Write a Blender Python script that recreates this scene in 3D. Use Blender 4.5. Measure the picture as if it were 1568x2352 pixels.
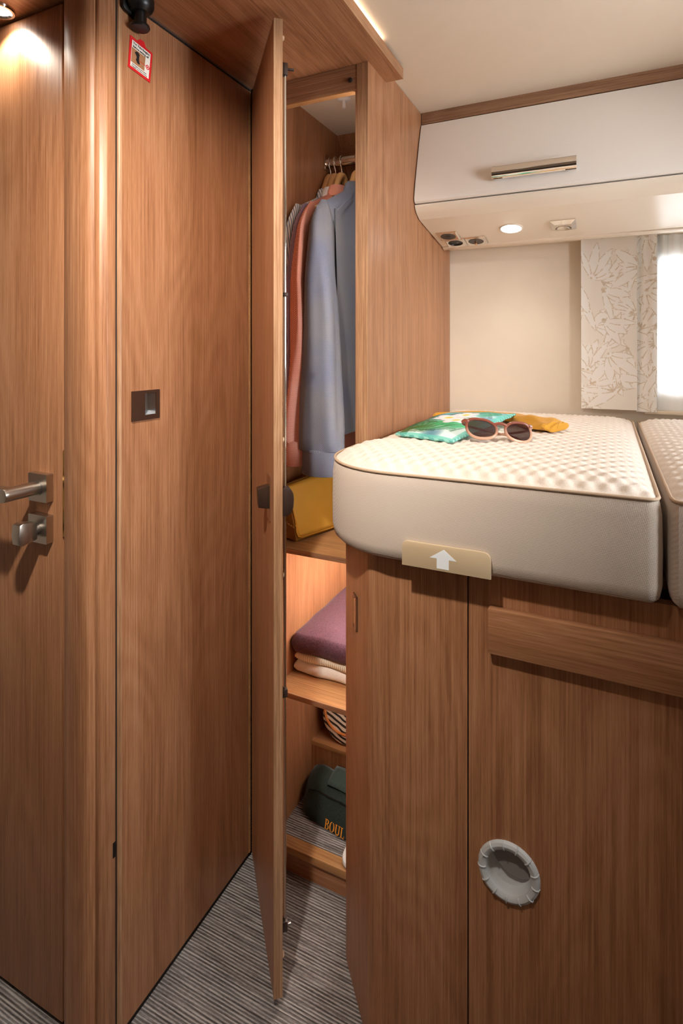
import bpy, bmesh, math, random
import numpy as np
from mathutils import Vector, Matrix
random.seed(7)
for o in list(bpy.data.objects):
    bpy.data.objects.remove(o)
C = bpy.context.scene.collection
S = bpy.context.scene
PI = math.pi

# ------------------------------------------------------------------ camera
CAM_H = 1.268
cd = bpy.data.cameras.new('camera')
cam = bpy.data.objects.new('camera', cd)
C.objects.link(cam)
cam.location = (0, 0, CAM_H)
cam.rotation_euler = (PI / 2, 0, math.radians(25.469))
cd.sensor_fit = 'HORIZONTAL'
cd.sensor_width = 36.0
cd.lens = 1283.4 / 1568 * 36
cd.shift_y = -(1176 - 803.1) / 1568
cd.clip_start = 0.02
S.camera = cam

# ------------------------------------------------------------------ colour management, world
S.view_settings.view_transform = 'Standard'
S.view_settings.look = 'None'
S.view_settings.gamma = 1.0
S.view_settings.use_curve_mapping = False
S.view_settings.exposure = 0.0

w = bpy.data.worlds.new('daylight')
S.world = w
w.use_nodes = True
wn = w.node_tree.nodes
wn['Background'].inputs['Color'].default_value = (0.93, 0.97, 1.0, 1)
wn['Background'].inputs['Strength'].default_value = 30.0

KEY_POWER = 92.0        # ceiling spotlight over the aisle; the added fill lamp takes a fraction
WARM = (1.0, 0.92, 0.82)
LED = (1.0, 0.86, 0.66)
LEDW = (1.0, 0.93, 0.84)


# ------------------------------------------------------------------ helpers
def lin(r, g, b):
    def f(c):
        c = c / 255.0
        return c / 12.92 if c <= 0.04045 else ((c + 0.055) / 1.055) ** 2.4
    return (f(r), f(g), f(b), 1.0)


def finish(name, me, mat, parent=None, smooth=None):
    me.update()
    if smooth is not None:
        for p in me.polygons:
            p.use_smooth = True
        me.set_sharp_from_angle(angle=math.radians(smooth))
    if mat is not None:
        me.materials.append(mat)
    o = bpy.data.objects.new(name, me)
    C.objects.link(o)
    if parent is not None:
        o.parent = parent
        o.matrix_parent_inverse = world_of(parent).inverted()
    return o


def world_of(o):
    m = o.matrix_basis.copy()
    if o.parent is not None:
        m = world_of(o.parent) @ o.matrix_parent_inverse @ m
    return m


def thing(name, label, cat, loc=(0, 0, 0), group=None):
    o = bpy.data.objects.new(name, None)
    C.objects.link(o)
    o.empty_display_size = 0.03
    o.location = loc
    tag(o, label, cat, group)
    return o


def tag(o, label, cat=None, group=None, kind=None):
    o['label'] = label
    if cat:
        o['category'] = cat
    if group:
        o['group'] = group
    if kind:
        o['kind'] = kind
    return o


def bm_mesh(bm, name, recalc=True):
    if recalc:
        bmesh.ops.recalc_face_normals(bm, faces=bm.faces[:])
    me = bpy.data.meshes.new(name)
    bm.to_mesh(me)
    bm.free()
    return me


def add_box(bm, x, y, z, M=None):
    vs = []
    for k in z:
        for j in y:
            for i in x:
                p = Vector((i, j, k))
                vs.append(bm.verts.new(M @ p if M else p))
    fs = []
    for q in ((0, 1, 3, 2), (4, 6, 7, 5), (0, 4, 5, 1), (2, 3, 7, 6), (0, 2, 6, 4), (1, 5, 7, 3)):
        fs.append(bm.faces.new([vs[i] for i in q]))
    return fs


def box(name, x, y, z, mat, parent=None, bevel=0.0, M=None, seg=2):
    bm = bmesh.new()
    add_box(bm, x, y, z)
    if bevel:
        bmesh.ops.bevel(bm, geom=bm.edges[:], offset=bevel, segments=seg, profile=0.5, affect='EDGES')
    if M is not None:
        bm.transform(M)
    return finish(name, bm_mesh(bm, name), mat, parent, 35 if bevel else None)


def boxes(name, lst, mat, parent=None):
    bm = bmesh.new()
    for b in lst:
        add_box(bm, *b)
    return finish(name, bm_mesh(bm, name), mat, parent)


def prism(name, poly, axis, lo, hi, mat, parent=None, bevel=0.0, smooth=None, M=None, seg=2):
    """poly: 2-D points in the two remaining axes (cyclic order x,y,z), extruded along axis."""
    bm = bmesh.new()

    def mk(a, b, t):
        if axis == 'x':
            return (t, a, b)
        if axis == 'y':
            return (a, t, b)
        return (a, b, t)
    A = [bm.verts.new(mk(a, b, lo)) for a, b in poly]
    B = [bm.verts.new(mk(a, b, hi)) for a, b in poly]
    n = len(poly)
    bm.faces.new(A)
    bm.faces.new(B[::-1])
    for i in range(n):
        j = (i + 1) % n
        bm.faces.new([A[i], B[i], B[j], A[j]])
    bmesh.ops.recalc_face_normals(bm, faces=bm.faces[:])
    if bevel:
        bmesh.ops.bevel(bm, geom=bm.edges[:], offset=bevel, segments=seg, profile=0.5, affect='EDGES', clamp_overlap=True)
    if M is not None:
        bm.transform(M)
    return finish(name, bm_mesh(bm, name), mat, parent, smooth if smooth else (35 if bevel else None))


def catmull(pts, n=8, closed=False):
    P = [Vector(p) for p in pts]
    out = []
    m = len(P)
    rng = m if closed else m - 1
    for i in range(rng):
        if closed:
            p0, p1, p2, p3 = P[(i - 1) % m], P[i], P[(i + 1) % m], P[(i + 2) % m]
        else:
            p0, p1, p2, p3 = P[max(i - 1, 0)], P[i], P[i + 1], P[min(i + 2, m - 1)]
        for k in range(n):
            t = k / n
            out.append(0.5 * ((2 * p1) + (p2 - p0) * t + (2 * p0 - 5 * p1 + 4 * p2 - p3) * t * t + (3 * p1 - p0 - 3 * p2 + p3) * t ** 3))
    if not closed:
        out.append(P[-1])
    return out


def add_tube(bm, pts, r, seg=10, closed=False, flat=1.0):
    P = [Vector(p) for p in pts]
    n = len(P)
    R = r if hasattr(r, '__len__') else [r] * n
    tang = []
    for i in range(n):
        if closed:
            t = P[(i + 1) % n] - P[(i - 1) % n]
        else:
            t = P[min(i + 1, n - 1)] - P[max(i - 1, 0)]
        tang.append(t.normalized())
    up = Vector((0, 0, 1)) if abs(tang[0].z) < 0.9 else Vector((1, 0, 0))
    a = tang[0].cross(up).normalized()
    rings = []
    for i in range(n):
        t = tang[i]
        a = (a - t * a.dot(t)).normalized()
        b = t.cross(a)
        rings.append([bm.verts.new(P[i] + (a * math.cos(2 * PI * k / seg) + b * flat * math.sin(2 * PI * k / seg)) * R[i]) for k in range(seg)])
    rng = n if closed else n - 1
    for i in range(rng):
        A, B = rings[i], rings[(i + 1) % n]
        for k in range(seg):
            l = (k + 1) % seg
            bm.faces.new([A[k], A[l], B[l], B[k]])
    if not closed:
        bm.faces.new(rings[0][::-1])
        bm.faces.new(rings[-1])


def tube(name, pts, r, mat, parent=None, seg=10, closed=False, flat=1.0):
    bm = bmesh.new()
    add_tube(bm, pts, r, seg, closed, flat)
    return finish(name, bm_mesh(bm, name), mat, parent, 40)


def lathe(name, prof, mat, parent=None, M=None, seg=32, smooth=35):
    """prof: (r, h) pairs, revolved about local z; M places it."""
    bm = bmesh.new()
    rings = []
    for r, h in prof:
        if r < 1e-6:
            rings.append([bm.verts.new((0, 0, h))])
        else:
            rings.append([bm.verts.new((r * math.cos(2 * PI * k / seg), r * math.sin(2 * PI * k / seg), h)) for k in range(seg)])
    for A, B in zip(rings, rings[1:]):
        for k in range(seg):
            l = (k + 1) % seg
            if len(A) == 1 and len(B) == 1:
                continue
            if len(A) == 1:
                bm.faces.new([A[0], B[k], B[l]])
            elif len(B) == 1:
                bm.faces.new([A[k], A[l], B[0]])
            else:
                bm.faces.new([A[k], A[l], B[l], B[k]])
    if M is not None:
        bm.transform(M)
    return finish(name, bm_mesh(bm, name), mat, parent, smooth)


def loft(name, rings, mat, parent=None, caps=True, smooth=50):
    bm = bmesh.new()
    V = [[bm.verts.new(p) for p in r] for r in rings]
    n = len(V[0])
    for A, B in zip(V, V[1:]):
        for k in range(n):
            l = (k + 1) % n
            bm.faces.new([A[k], A[l], B[l], B[k]])
    if caps:
        bm.faces.new(V[0][::-1])
        bm.faces.new(V[-1])
    return finish(name, bm_mesh(bm, name), mat, parent, smooth)


def grid(name, f, nu, nv, mat, parent=None, smooth=60, solid=0.0, col=None):
    vs, cs = [], []
    for j in range(nv + 1):
        for i in range(nu + 1):
            vs.append(f(i / nu, j / nv))
            if col:
                cs.append(col(i / nu, j / nv))
    fs = []
    for j in range(nv):
        for i in range(nu):
            a = j * (nu + 1) + i
            fs.append((a, a + 1, a + nu + 2, a + nu + 1))
    me = bpy.data.meshes.new(name)
    me.from_pydata([tuple(v) for v in vs], [], fs)
    if col:
        at = me.color_attributes.new('print', 'FLOAT_COLOR', 'POINT')
        at.data.foreach_set('color', [c for k in cs for c in k])
    o = finish(name, me, mat, parent, smooth)
    if solid:
        m = o.modifiers.new('thickness', 'SOLIDIFY')
        m.thickness = solid
        m.offset = 0
    return o


def text_mesh(body, size, name, mat, parent, M, bold=0.0, align='LEFT'):
    cu = bpy.data.curves.new('lettering', 'FONT')
    cu.body = body
    cu.size = size
    cu.align_x = align
    cu.offset = bold
    cu.resolution_u = 3
    t = bpy.data.objects.new('lettering', cu)
    C.objects.link(t)
    dg = bpy.context.evaluated_depsgraph_get()
    me = bpy.data.meshes.new_from_object(t.evaluated_get(dg))
    bpy.data.objects.remove(t)
    bpy.data.curves.remove(cu)
    me.transform(M)
    me.materials.clear()
    return finish(name, me, mat, parent)


def arc(cx, cy, r, a0, a1, n=8):
    return [(cx + r * math.cos(math.radians(a0 + (a1 - a0) * k / n)), cy + r * math.sin(math.radians(a0 + (a1 - a0) * k / n))) for k in range(n + 1)]


def rrect(x0, x1, y0, y1, r, n=5):
    return arc(x1 - r, y1 - r, r, 0, 90, n) + arc(x0 + r, y1 - r, r, 90, 180, n) + arc(x0 + r, y0 + r, r, 180, 270, n) + arc(x1 - r, y0 + r, r, 270, 360, n)


def copy_tree(o, dx, parent=None):
    c = o.copy()
    C.objects.link(c)
    if parent is None:
        c.location = o.location + Vector(dx)
    else:
        c.parent = parent
        c.matrix_parent_inverse = o.matrix_parent_inverse.copy()
    for ch in o.children:
        copy_tree(ch, dx, c)
    return c


# ------------------------------------------------------------------ materials
class NT:
    def __init__(s, name):
        s.m = bpy.data.materials.new(name)
        s.m.use_nodes = True
        s.t = s.m.node_tree
        s.b = s.t.nodes['Principled BSDF']

    def n(s, typ, **kw):
        nd = s.t.nodes.new('ShaderNode' + typ)
        for k, v in kw.items():
            if k.startswith('_'):
                setattr(nd, k[1:], v)
            else:
                nd.inputs[k.replace('_', ' ')].default_value = v
        return nd

    def l(s, a, b):
        s.t.links.new(a, b)

    def coords(s, scale=(1, 1, 1), rnd=True, rot=(0, 0, 0)):
        tc = s.n('TexCoord')
        mp = s.n('Mapping')
        mp.inputs['Scale'].default_value = scale
        mp.inputs['Rotation'].default_value = rot
        if rnd:
            oi = s.n('ObjectInfo')
            ad = s.n('VectorMath', _operation='MULTIPLY_ADD')
            ad.inputs[1].default_value = (7.3, 5.1, 3.7)
            s.l(oi.outputs['Random'], ad.inputs[0])
            s.l(tc.outputs['Object'], ad.inputs[2])
            s.l(ad.outputs[0], mp.inputs['Vector'])
        else:
            s.l(tc.outputs['Object'], mp.inputs['Vector'])
        return mp.outputs['Vector']

    def math(s, op, a, b=None, c=None):
        nd = s.n('Math', _operation=op)
        for i, v in enumerate((a, b, c)):
            if v is None:
                continue
            if isinstance(v, (int, float)):
                nd.inputs[i].default_value = v
            else:
                s.l(v, nd.inputs[i])
        return nd.outputs[0]

    def ramp(s, fac, stops, interp='LINEAR'):
        r = s.n('ValToRGB')
        r.color_ramp.interpolation = interp
        e = r.color_ramp.elements
        while len(e) < len(stops):
            e.new(0.5)
        for el, (p, c) in zip(e, stops):
            el.position = p
            el.color = c
        s.l(fac, r.inputs['Fac'])
        return r.outputs['Color']

    def bump(s, h, strength=0.2, dist=0.001):
        b = s.n('Bump')
        b.inputs['Strength'].default_value = strength
        b.inputs['Distance'].default_value = dist
        s.l(h, b.inputs['Height'])
        s.l(b.outputs['Normal'], s.b.inputs['Normal'])


def plain(name, rgb, rough=0.5, metal=0.0, spec=0.5, noise=0.0, coat=0.0):
    t = NT(name)
    t.b.inputs['Base Color'].default_value = lin(*rgb)
    t.b.inputs['Roughness'].default_value = rough
    t.b.inputs['Metallic'].default_value = metal
    t.b.inputs['Specular IOR Level'].default_value = spec
    t.b.inputs['Coat Weight'].default_value = coat
    t.b.inputs['Coat Roughness'].default_value = 0.06
    if noise:
        n = t.n('TexNoise', Scale=14.0, Detail=4.0)
        t.l(t.coords(), n.inputs['Vector'])
        a = tuple(c * (1 - noise) for c in lin(*rgb)[:3]) + (1,)
        b = tuple(min(1, c * (1 + noise)) for c in lin(*rgb)[:3]) + (1,)
        t.l(t.ramp(n.outputs['Fac'], [(0.3, a), (0.7, b)]), t.b.inputs['Base Color'])
    return t.m


def wood(name, axis, dark=(144, 95, 63), mid=(171, 119, 83), light=(189, 139, 103), rough=0.40, fine=1.0):
    t = NT(name)

    def sc(along):
        return tuple(along if a == axis else 1.0 for a in 'XYZ')
    n1 = t.n('TexNoise', Scale=330.0 * fine, Detail=2.0, Roughness=0.6)
    t.l(t.coords(sc(0.011)), n1.inputs['Vector'])
    n2 = t.n('TexNoise', Scale=26.0, Detail=4.0, Roughness=0.55, Distortion=0.5)
    t.l(t.coords(sc(0.05)), n2.inputs['Vector'])
    n3 = t.n('TexNoise', Scale=5.0, Detail=1.5, Roughness=0.4)
    t.l(t.coords(sc(0.22)), n3.inputs['Vector'])
    rings = t.math('SINE', t.math('MULTIPLY', n3.outputs['Fac'], 120.0))
    rings = t.math('MULTIPLY_ADD', rings, 0.5, 0.5)
    n4 = t.n('TexNoise', Scale=900.0, Detail=1.0)
    t.l(t.coords(sc(0.035)), n4.inputs['Vector'])
    f = t.math('MULTIPLY', n1.outputs['Fac'], 0.50)
    f = t.math('MULTIPLY_ADD', n2.outputs['Fac'], 0.30, f)
    f = t.math('MULTIPLY_ADD', rings, 0.05, f)
    f = t.math('ADD', f, 0.025)
    f = t.math('MULTIPLY_ADD', n4.outputs['Fac'], 0.24, f)
    f = t.math('SUBTRACT', f, 0.06)
    c = t.ramp(f, [(0.38, lin(*dark)), (0.53, lin(*mid)), (0.68, lin(*light))])
    t.l(c, t.b.inputs['Base Color'])
    r = t.math('MULTIPLY_ADD', n1.outputs['Fac'], 0.16, rough - 0.08)
    t.l(r, t.b.inputs['Roughness'])
    t.b.inputs['Specular IOR Level'].default_value = 0.42
    t.bump(f, 0.12, 0.0006)
    return t.m


def fabric(name, a, b, scale=900.0, rough=0.85, bump=0.25, sheen=0.15):
    t = NT(name)
    v = t.coords(rnd=False)
    n = t.n('TexNoise', Scale=scale, Detail=2.0)
    t.l(v, n.inputs['Vector'])
    t.l(t.ramp(n.outputs['Fac'], [(0.38, lin(*a)), (0.62, lin(*b))]), t.b.inputs['Base Color'])
    t.b.inputs['Roughness'].default_value = rough
    t.b.inputs['Specular IOR Level'].default_value = 0.2
    t.b.inputs['Sheen Weight'].default_value = sheen
    t.bump(n.outputs['Fac'], bump, 0.0008)
    return t.m


def dotted(name, ground, spot, p=0.0075, r=0.30, second=None, rough=0.85):
    """small woven dots on a cloth, laid out in cloth space (y, z)"""
    t = NT(name)
    v = t.coords(rnd=False)
    sx = t.n('SeparateXYZ')
    t.l(v, sx.inputs[0])
    yy = t.math('ADD', sx.outputs['Y'], sx.outputs['X'])
    u = t.math('MULTIPLY', yy, 2 * PI / p)
    wv = t.math('MULTIPLY', sx.outputs['Z'], 2 * PI / p)
    d = t.math('MULTIPLY', t.math('SINE', u), t.math('SINE', wv))
    n = t.n('TexNoise', Scale=8.0, Detail=3.0)
    t.l(v, n.inputs['Vector'])
    g = t.ramp(n.outputs['Fac'], [(0.35, lin(*ground)), (0.65, lin(*(second or ground)))])
    mx = t.n('Mix', _data_type='RGBA')
    t.l(t.ramp(d, [(r, (0, 0, 0, 1)), (r + 0.15, (1, 1, 1, 1))]), mx.inputs['Factor'])
    t.l(g, mx.inputs[6])
    mx.inputs[7].default_value = lin(*spot)
    t.l(mx.outputs[2], t.b.inputs['Base Color'])
    t.b.inputs['Roughness'].default_value = rough
    t.b.inputs['Specular IOR Level'].default_value = 0.15
    t.b.inputs['Sheen Weight'].default_value = 0.1
    return t.m


def stripes(name, a, b, p=0.012, duty=0.5, rough=0.85, axis='y', c=None):
    t = NT(name)
    v = t.coords(rnd=False)
    sx = t.n('SeparateXYZ')
    t.l(v, sx.inputs[0])
    if axis == 'y':
        yy = t.math('MULTIPLY_ADD', sx.outputs['Z'], 0.12, t.math('MULTIPLY_ADD', sx.outputs['X'], 1.0, sx.outputs['Y']))
    elif axis == 'x':
        yy = t.math('ADD', sx.outputs['Y'], sx.outputs['X'])
    else:
        yy = sx.outputs['Z']
    s = t.math('MULTIPLY_ADD', t.math('SINE', t.math('MULTIPLY', yy, 2 * PI / p)), 0.5, 0.5)
    st = [(duty - 0.06, lin(*a)), (duty + 0.06, lin(*b))]
    t.l(t.ramp(s, st), t.b.inputs['Base Color'])
    t.b.inputs['Roughness'].default_value = rough
    t.b.inputs['Specular IOR Level'].default_value = 0.15
    t.bump(s, 0.15, 0.0008)
    return t.m


def emit(name, rgb, strength):
    t = NT(name)
    t.b.inputs['Base Color'].default_value = (*rgb, 1)
    t.b.inputs['Emission Color'].default_value = (*rgb, 1)
    t.b.inputs['Emission Strength'].default_value = strength
    return t.m


W_V = wood('wood_upright_grain', 'Z')
W_X = wood('wood_cross_grain', 'X')
W_Y = wood('wood_lengthwise_grain', 'Y')
W_EDGE = wood('wood_edge_band', 'Z', (140, 100, 70), (172, 130, 96), (196, 156, 120), 0.42)
W_EDGEX = wood('wood_edge_band_cross', 'X', (122, 86, 62), (150, 110, 82), (172, 134, 102), 0.42)
W_EDGEY = wood('wood_edge_band_lengthwise', 'Y', (130, 88, 60), (162, 116, 82), (184, 140, 104), 0.42)
W_SHELF = wood('wood_shelf_top', 'X', (140, 98, 62), (176, 128, 84), (200, 154, 106), 0.40)
W_SILL = wood('wood_sill', 'X', (156, 108, 66), (186, 136, 88), (204, 158, 110), 0.40)
CREAM = plain('cream_laminate', (236, 220, 198), 0.45, noise=0.02)
CEIL = plain('cream_ceiling', (234, 216, 194), 0.55, noise=0.015)
WALL = plain('beige_wall', (231, 217, 198), 0.55, noise=0.02)
GLOSS = plain('white_gloss', (246, 238, 230), 0.09, spec=0.6, coat=0.5)
LOWER = plain('cream_gloss_lower', (240, 226, 208), 0.25, spec=0.45)
CHROME = plain('chrome', (232, 228, 222), 0.07, 1.0)
NICKEL = plain('satin_nickel', (190, 182, 172), 0.30, 1.0)
STEEL = plain('dull_steel', (170, 165, 160), 0.35, 1.0)
BLACK = plain('black_plastic', (22, 21, 20), 0.35)
DARK = plain('dark_gap', (24, 16, 12), 0.7)
BROWNP = plain('dark_brown_plastic', (58, 42, 36), 0.4)
GREYP = plain('grey_plastic', (190, 192, 192), 0.45)
GREYD = plain('grey_plastic_flap', (140, 136, 132), 0.55)
WHITEP = plain('white_plastic', (240, 238, 234), 0.4)
RED = plain('red_card', (215, 32, 36), 0.45)
PAPER = plain('white_card', (238, 232, 222), 0.5)
INK = plain('black_ink', (26, 26, 26), 0.6)
PHOTO = plain('brown_print', (176, 124, 86), 0.5)
PEG = plain('beige_rubber', (222, 186, 150), 0.5)
BRONZE = plain('brushed_bronze_plate', (104, 82, 70), 0.3, 0.8)


def carpet_mat():
    t = NT('ribbed_carpet')
    v = t.coords((0.035, 1, 1), rnd=False)
    n1 = t.n('TexNoise', Scale=260.0, Detail=2.0, Roughness=0.7)
    t.l(v, n1.inputs['Vector'])
    sx = t.n('SeparateXYZ')
    t.l(t.coords(rnd=False), sx.inputs[0])
    rib = t.math('MULTIPLY_ADD', t.math('SINE', t.math('MULTIPLY', sx.outputs['Y'], 2 * PI / 0.0062)), 0.5, 0.5)
    n2 = t.n('TexNoise', Scale=420.0, Detail=2.0)
    t.l(t.coords((0.3, 1, 1), rnd=False), n2.inputs['Vector'])
    f = t.math('MULTIPLY', n1.outputs['Fac'], 0.62)
    f = t.math('MULTIPLY_ADD', rib, 0.20, f)
    f = t.math('MULTIPLY_ADD', n2.outputs['Fac'], 0.18, f)
    t.l(t.ramp(f, [(0.34, lin(74, 68, 66)), (0.50, lin(126, 120, 118)), (0.66, lin(188, 182, 178))]), t.b.inputs['Base Color'])
    t.b.inputs['Roughness'].default_value = 0.95
    t.b.inputs['Specular IOR Level'].default_value = 0.1
    t.bump(f, 0.6, 0.003)
    return t.m


CARPET = carpet_mat()


def mattress_side_mat():
    t = NT('mattress_border_knit')
    v = t.coords((1, 1, 1), rnd=False, rot=(0, math.radians(35), 0))
    sx = t.n('SeparateXYZ')
    t.l(v, sx.inputs[0])
    p = 2 * PI / 0.0036
    a = t.math('SINE', t.math('MULTIPLY', t.math('ADD', sx.outputs['X'], sx.outputs['Y']), p))
    b = t.math('SINE', t.math('MULTIPLY', sx.outputs['Z'], p * 1.3))
    h = t.math('MULTIPLY_ADD', t.math('MULTIPLY', a, b), 0.5, 0.5)
    t.l(t.ramp(h, [(0.2, lin(206, 189, 173)), (0.8, lin(220, 205, 191))]), t.b.inputs['Base Color'])
    t.b.inputs['Roughness'].default_value = 0.9
    t.b.inputs['Specular IOR Level'].default_value = 0.15
    t.b.inputs['Sheen Weight'].default_value = 0.1
    t.bump(h, 0.30, 0.0008)
    return t.m


MAT_SIDE = mattress_side_mat()
MAT_TOP = fabric('mattress_quilted_top', (230, 215, 200), (240, 228, 214), 500.0, 0.85, 0.1)
PIPING = plain('beige_piping', (200, 172, 144), 0.7)

# ------------------------------------------------------------------ main lights (ceiling key spotlight, plus an added unseen fill lamp)
LENS = emit('lit_lamp_lens', WARM, 14.0)


def downlight(name, loc, power, label, size=126, radius=0.03, col=WARM, aim=None, rad=0.034, blend=0.35):
    t = thing(name, label, 'lamp', loc)
    x, y, z = loc
    M = Matrix.Translation(loc)
    lathe('bezel', [(rad * .74, -0.001), (rad * .80, -0.005), (rad * .95, -0.005), (rad, -0.0005), (rad, 0.0), (rad * .74, 0.0)], CHROME, t, M)
    lathe('lens', [(0, -0.0012), (rad * .73, -0.0012), (rad * .73, -0.0004), (0, -0.0004)], LENS, t, M)
    ld = bpy.data.lights.new('bulb', 'SPOT')
    ld.energy = power
    ld.color = col
    ld.spot_size = math.radians(size)
    ld.spot_blend = blend
    ld.shadow_soft_size = radius
    lo = bpy.data.objects.new('bulb', ld)
    C.objects.link(lo)
    lo.parent = t
    lo.location = (0, 0, -0.012)
    if aim is not None:
        lo.rotation_euler = (Vector(aim) - Vector(loc)).to_track_quat('-Z', 'Y').to_euler()
    return t


downlight('ceiling_lamp', (-0.36, 0.20, 1.953), KEY_POWER, 'swivelling ceiling spotlight aimed at the wardrobe', 88, aim=(-0.75, 1.0, 1.12), blend=1.0)
downlight('ceiling_lamp', (-0.10, -1.20, 1.953), KEY_POWER * .04, 'added unseen fill spotlight on the ceiling furthest from the bed', 165)  # fill lamp added behind the camera to lift the room light slightly

# ------------------------------------------------------------------ room shell
XL, XR, YB, YF = -1.75, 1.00, -2.20, 1.892
ZC = 1.953
tag(box('floor', (XL - .05, XR + .05), (YB - .05, YF + .05), (-0.05, 0.0), CARPET), 'grey-brown ribbed carpet floor of the aisle', 'floor', kind='structure')
tag(box('ceiling', (XL - .05, XR + .05), (YB - .05, YF + .05), (ZC, ZC + 0.05), CEIL), 'smooth cream ceiling panel', 'ceiling', kind='structure')
# rear wall with its window opening
WX0, WX1, WZ0, WZ1 = 0.126, 0.80, 1.130, 1.550
tag(boxes('wall_rear', [((XL, WX0), (YF, YF + .05), (0, ZC)), ((WX1, XR), (YF, YF + .05), (0, ZC)),
                        ((WX0, WX1), (YF, YF + .05), (0, WZ0)), ((WX0, WX1), (YF, YF + .05), (WZ1, ZC))], WALL),
    'smooth beige wall behind the bed', 'wall', kind='structure')
tag(box('wall_left', (XL - .05, XL), (YB, YF), (0, ZC), WALL), 'beige outer wall beyond the wooden doors', 'wall', kind='structure')
# side wall with a second window above the bed, wall behind the viewer is closed
VY0, VY1, VZ0, VZ1 = 0.62, 1.05, 1.18, 1.76
tag(boxes('wall_right', [((XR, XR + .05), (YB, VY0), (0, ZC)), ((XR, XR + .05), (VY1, YF), (0, ZC)),
                         ((XR, XR + .05), (VY0, VY1), (0, VZ0)), ((XR, XR + .05), (VY0, VY1), (VZ1, ZC))], WALL),
    'beige side wall at the far end of the bed', 'wall', kind='structure')
tag(box('wall_front', (XL, XR), (YB - .05, YB), (0, ZC), WALL), 'beige wall behind the viewer', 'wall', kind='structure')
for loc, sz, rot in ((((WX0 + WX1) / 2, YF + .06, (WZ0 + WZ1) / 2), (WX1 - WX0, WZ1 - WZ0), (-PI / 2, 0, 0)),
                     ((XR + .06, (VY0 + VY1) / 2, (VZ0 + VZ1) / 2), (VZ1 - VZ0, VY1 - VY0), (0, PI / 2, 0))):
    pd = bpy.data.lights.new('daylight_portal', 'AREA')       # guides sky sampling through the opening, emits nothing itself
    pd.shape = 'RECTANGLE'
    pd.size, pd.size_y = sz
    pd.cycles.is_portal = True
    po_ = bpy.data.objects.new('daylight_portal', pd)
    C.objects.link(po_)
    po_.location = loc
    po_.rotation_euler = rot

# soffit: wide board that lowers the ceiling over the doors
sof = thing('ceiling_soffit', 'brown wood-grain board lowering the ceiling over the doors', 'panel', (-1.0, 0.3, 1.92))
sof['kind'] = 'structure'
box('board', (XL, -0.4465), (YB, 1.279), (1.920, 1.9465), W_Y, sof)
box('edge_band', (-0.4465, -0.445), (YB, 1.280), (1.920, 1.9465), W_EDGEY, sof)
box('light_strip', (-0.460, -0.4475), (-1.6, 1.150), (1.9466, 1.9474), emit('led_strip', LED, 7.0), sof)['label'] = 'glowing light strip along the edge of the board'

# wooden cornice strip above the overhead cupboard
tag(box('trim_1', (-0.487, XR), (1.562, 1.60), (1.9195, ZC), W_EDGEX), 'thin brown wood strip between ceiling and white cupboard', 'trim', kind='structure')

# ------------------------------------------------------------------ door with lever handle (far side of the aisle)
d1 = thing('door_1', 'brown wood-grain door with satin nickel lever handle', 'door', (-1.3, .72, 0))
d1['kind'] = 'structure'
box('leaf', (-1.70, -0.918), (0.717, 0.745), (0.012, 1.914), W_V, d1, 0.0015)
box('seal', (-1.70, -0.915), (0.725, 0.740), (0.0, 0.012), DARK, d1)
# handle rosette and lever
M = Matrix.Translation((-0.968, 0.717, 1.0085))
ro = prism('rosette', rrect(-.0255, .0255, -.0262, .0262, .0015, 2), 'z', 0.0, 0.0145, NICKEL, d1, M=Matrix.Translation((-0.968, 0.717, 1.0085)) @ Matrix.Rotation(PI / 2, 4, 'X'))
ro['label'] = 'square satin nickel plate'
tube('lever_neck', [(-0.968, 0.703, 1.0085), (-0.968, 0.640, 1.0085)], 0.0125, NICKEL, ro, 24)
lev = prism('lever', ([(-1.095, -.0125)] + [(-0.968 + .0125 * math.cos(a), .0125 * math.sin(a)) for a in np.linspace(-PI / 2, PI / 2, 12)] + [(-1.095, .0125)]), 'z', 0, 0.018, NICKEL, ro, 0.0012,
            M=Matrix.Translation((0, 0.652, 1.0085)) @ Matrix.Rotation(PI / 2, 4, 'X'))
tube('collar', [(-0.968, 0.7035, 1.0085), (-0.968, 0.700, 1.0085)], 0.0145, STEEL, ro, 24)
lk = prism('lock_rosette', rrect(-.0255, .0255, -.0262, .0262, .0015, 2), 'z', 0.0, 0.0145, NICKEL, d1, M=Matrix.Translation((-0.968, 0.717, 0.931)) @ Matrix.Rotation(PI / 2, 4, 'X'))
lk['label'] = 'square satin nickel lock plate'
tube('knob_stem', [(-0.968, 0.703, .931), (-0.968, 0.694, .931)], 0.011, STEEL, lk, 20)
prism('turn_knob', [(.696, .9150), (.696, .9470), (.668, .9520), (.661, .9490), (.659, .9300), (.661, .9130), (.668, .9100)], 'x', -0.9790, -0.9580, NICKEL, lk, 0.0016)
# latch plate set into the post side of the door gap
prism('latch_plate', [(.7166, a[1]) if a[0] < 0 else (.7190, a[1]) for a in [(-1, .92), (-1, 1.078), (1, 1.081), (1, .917)]], 'x', -0.9165, -0.9095, plain('brass_latch', (200, 160, 96), 0.2, 1.0), d1)

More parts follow.
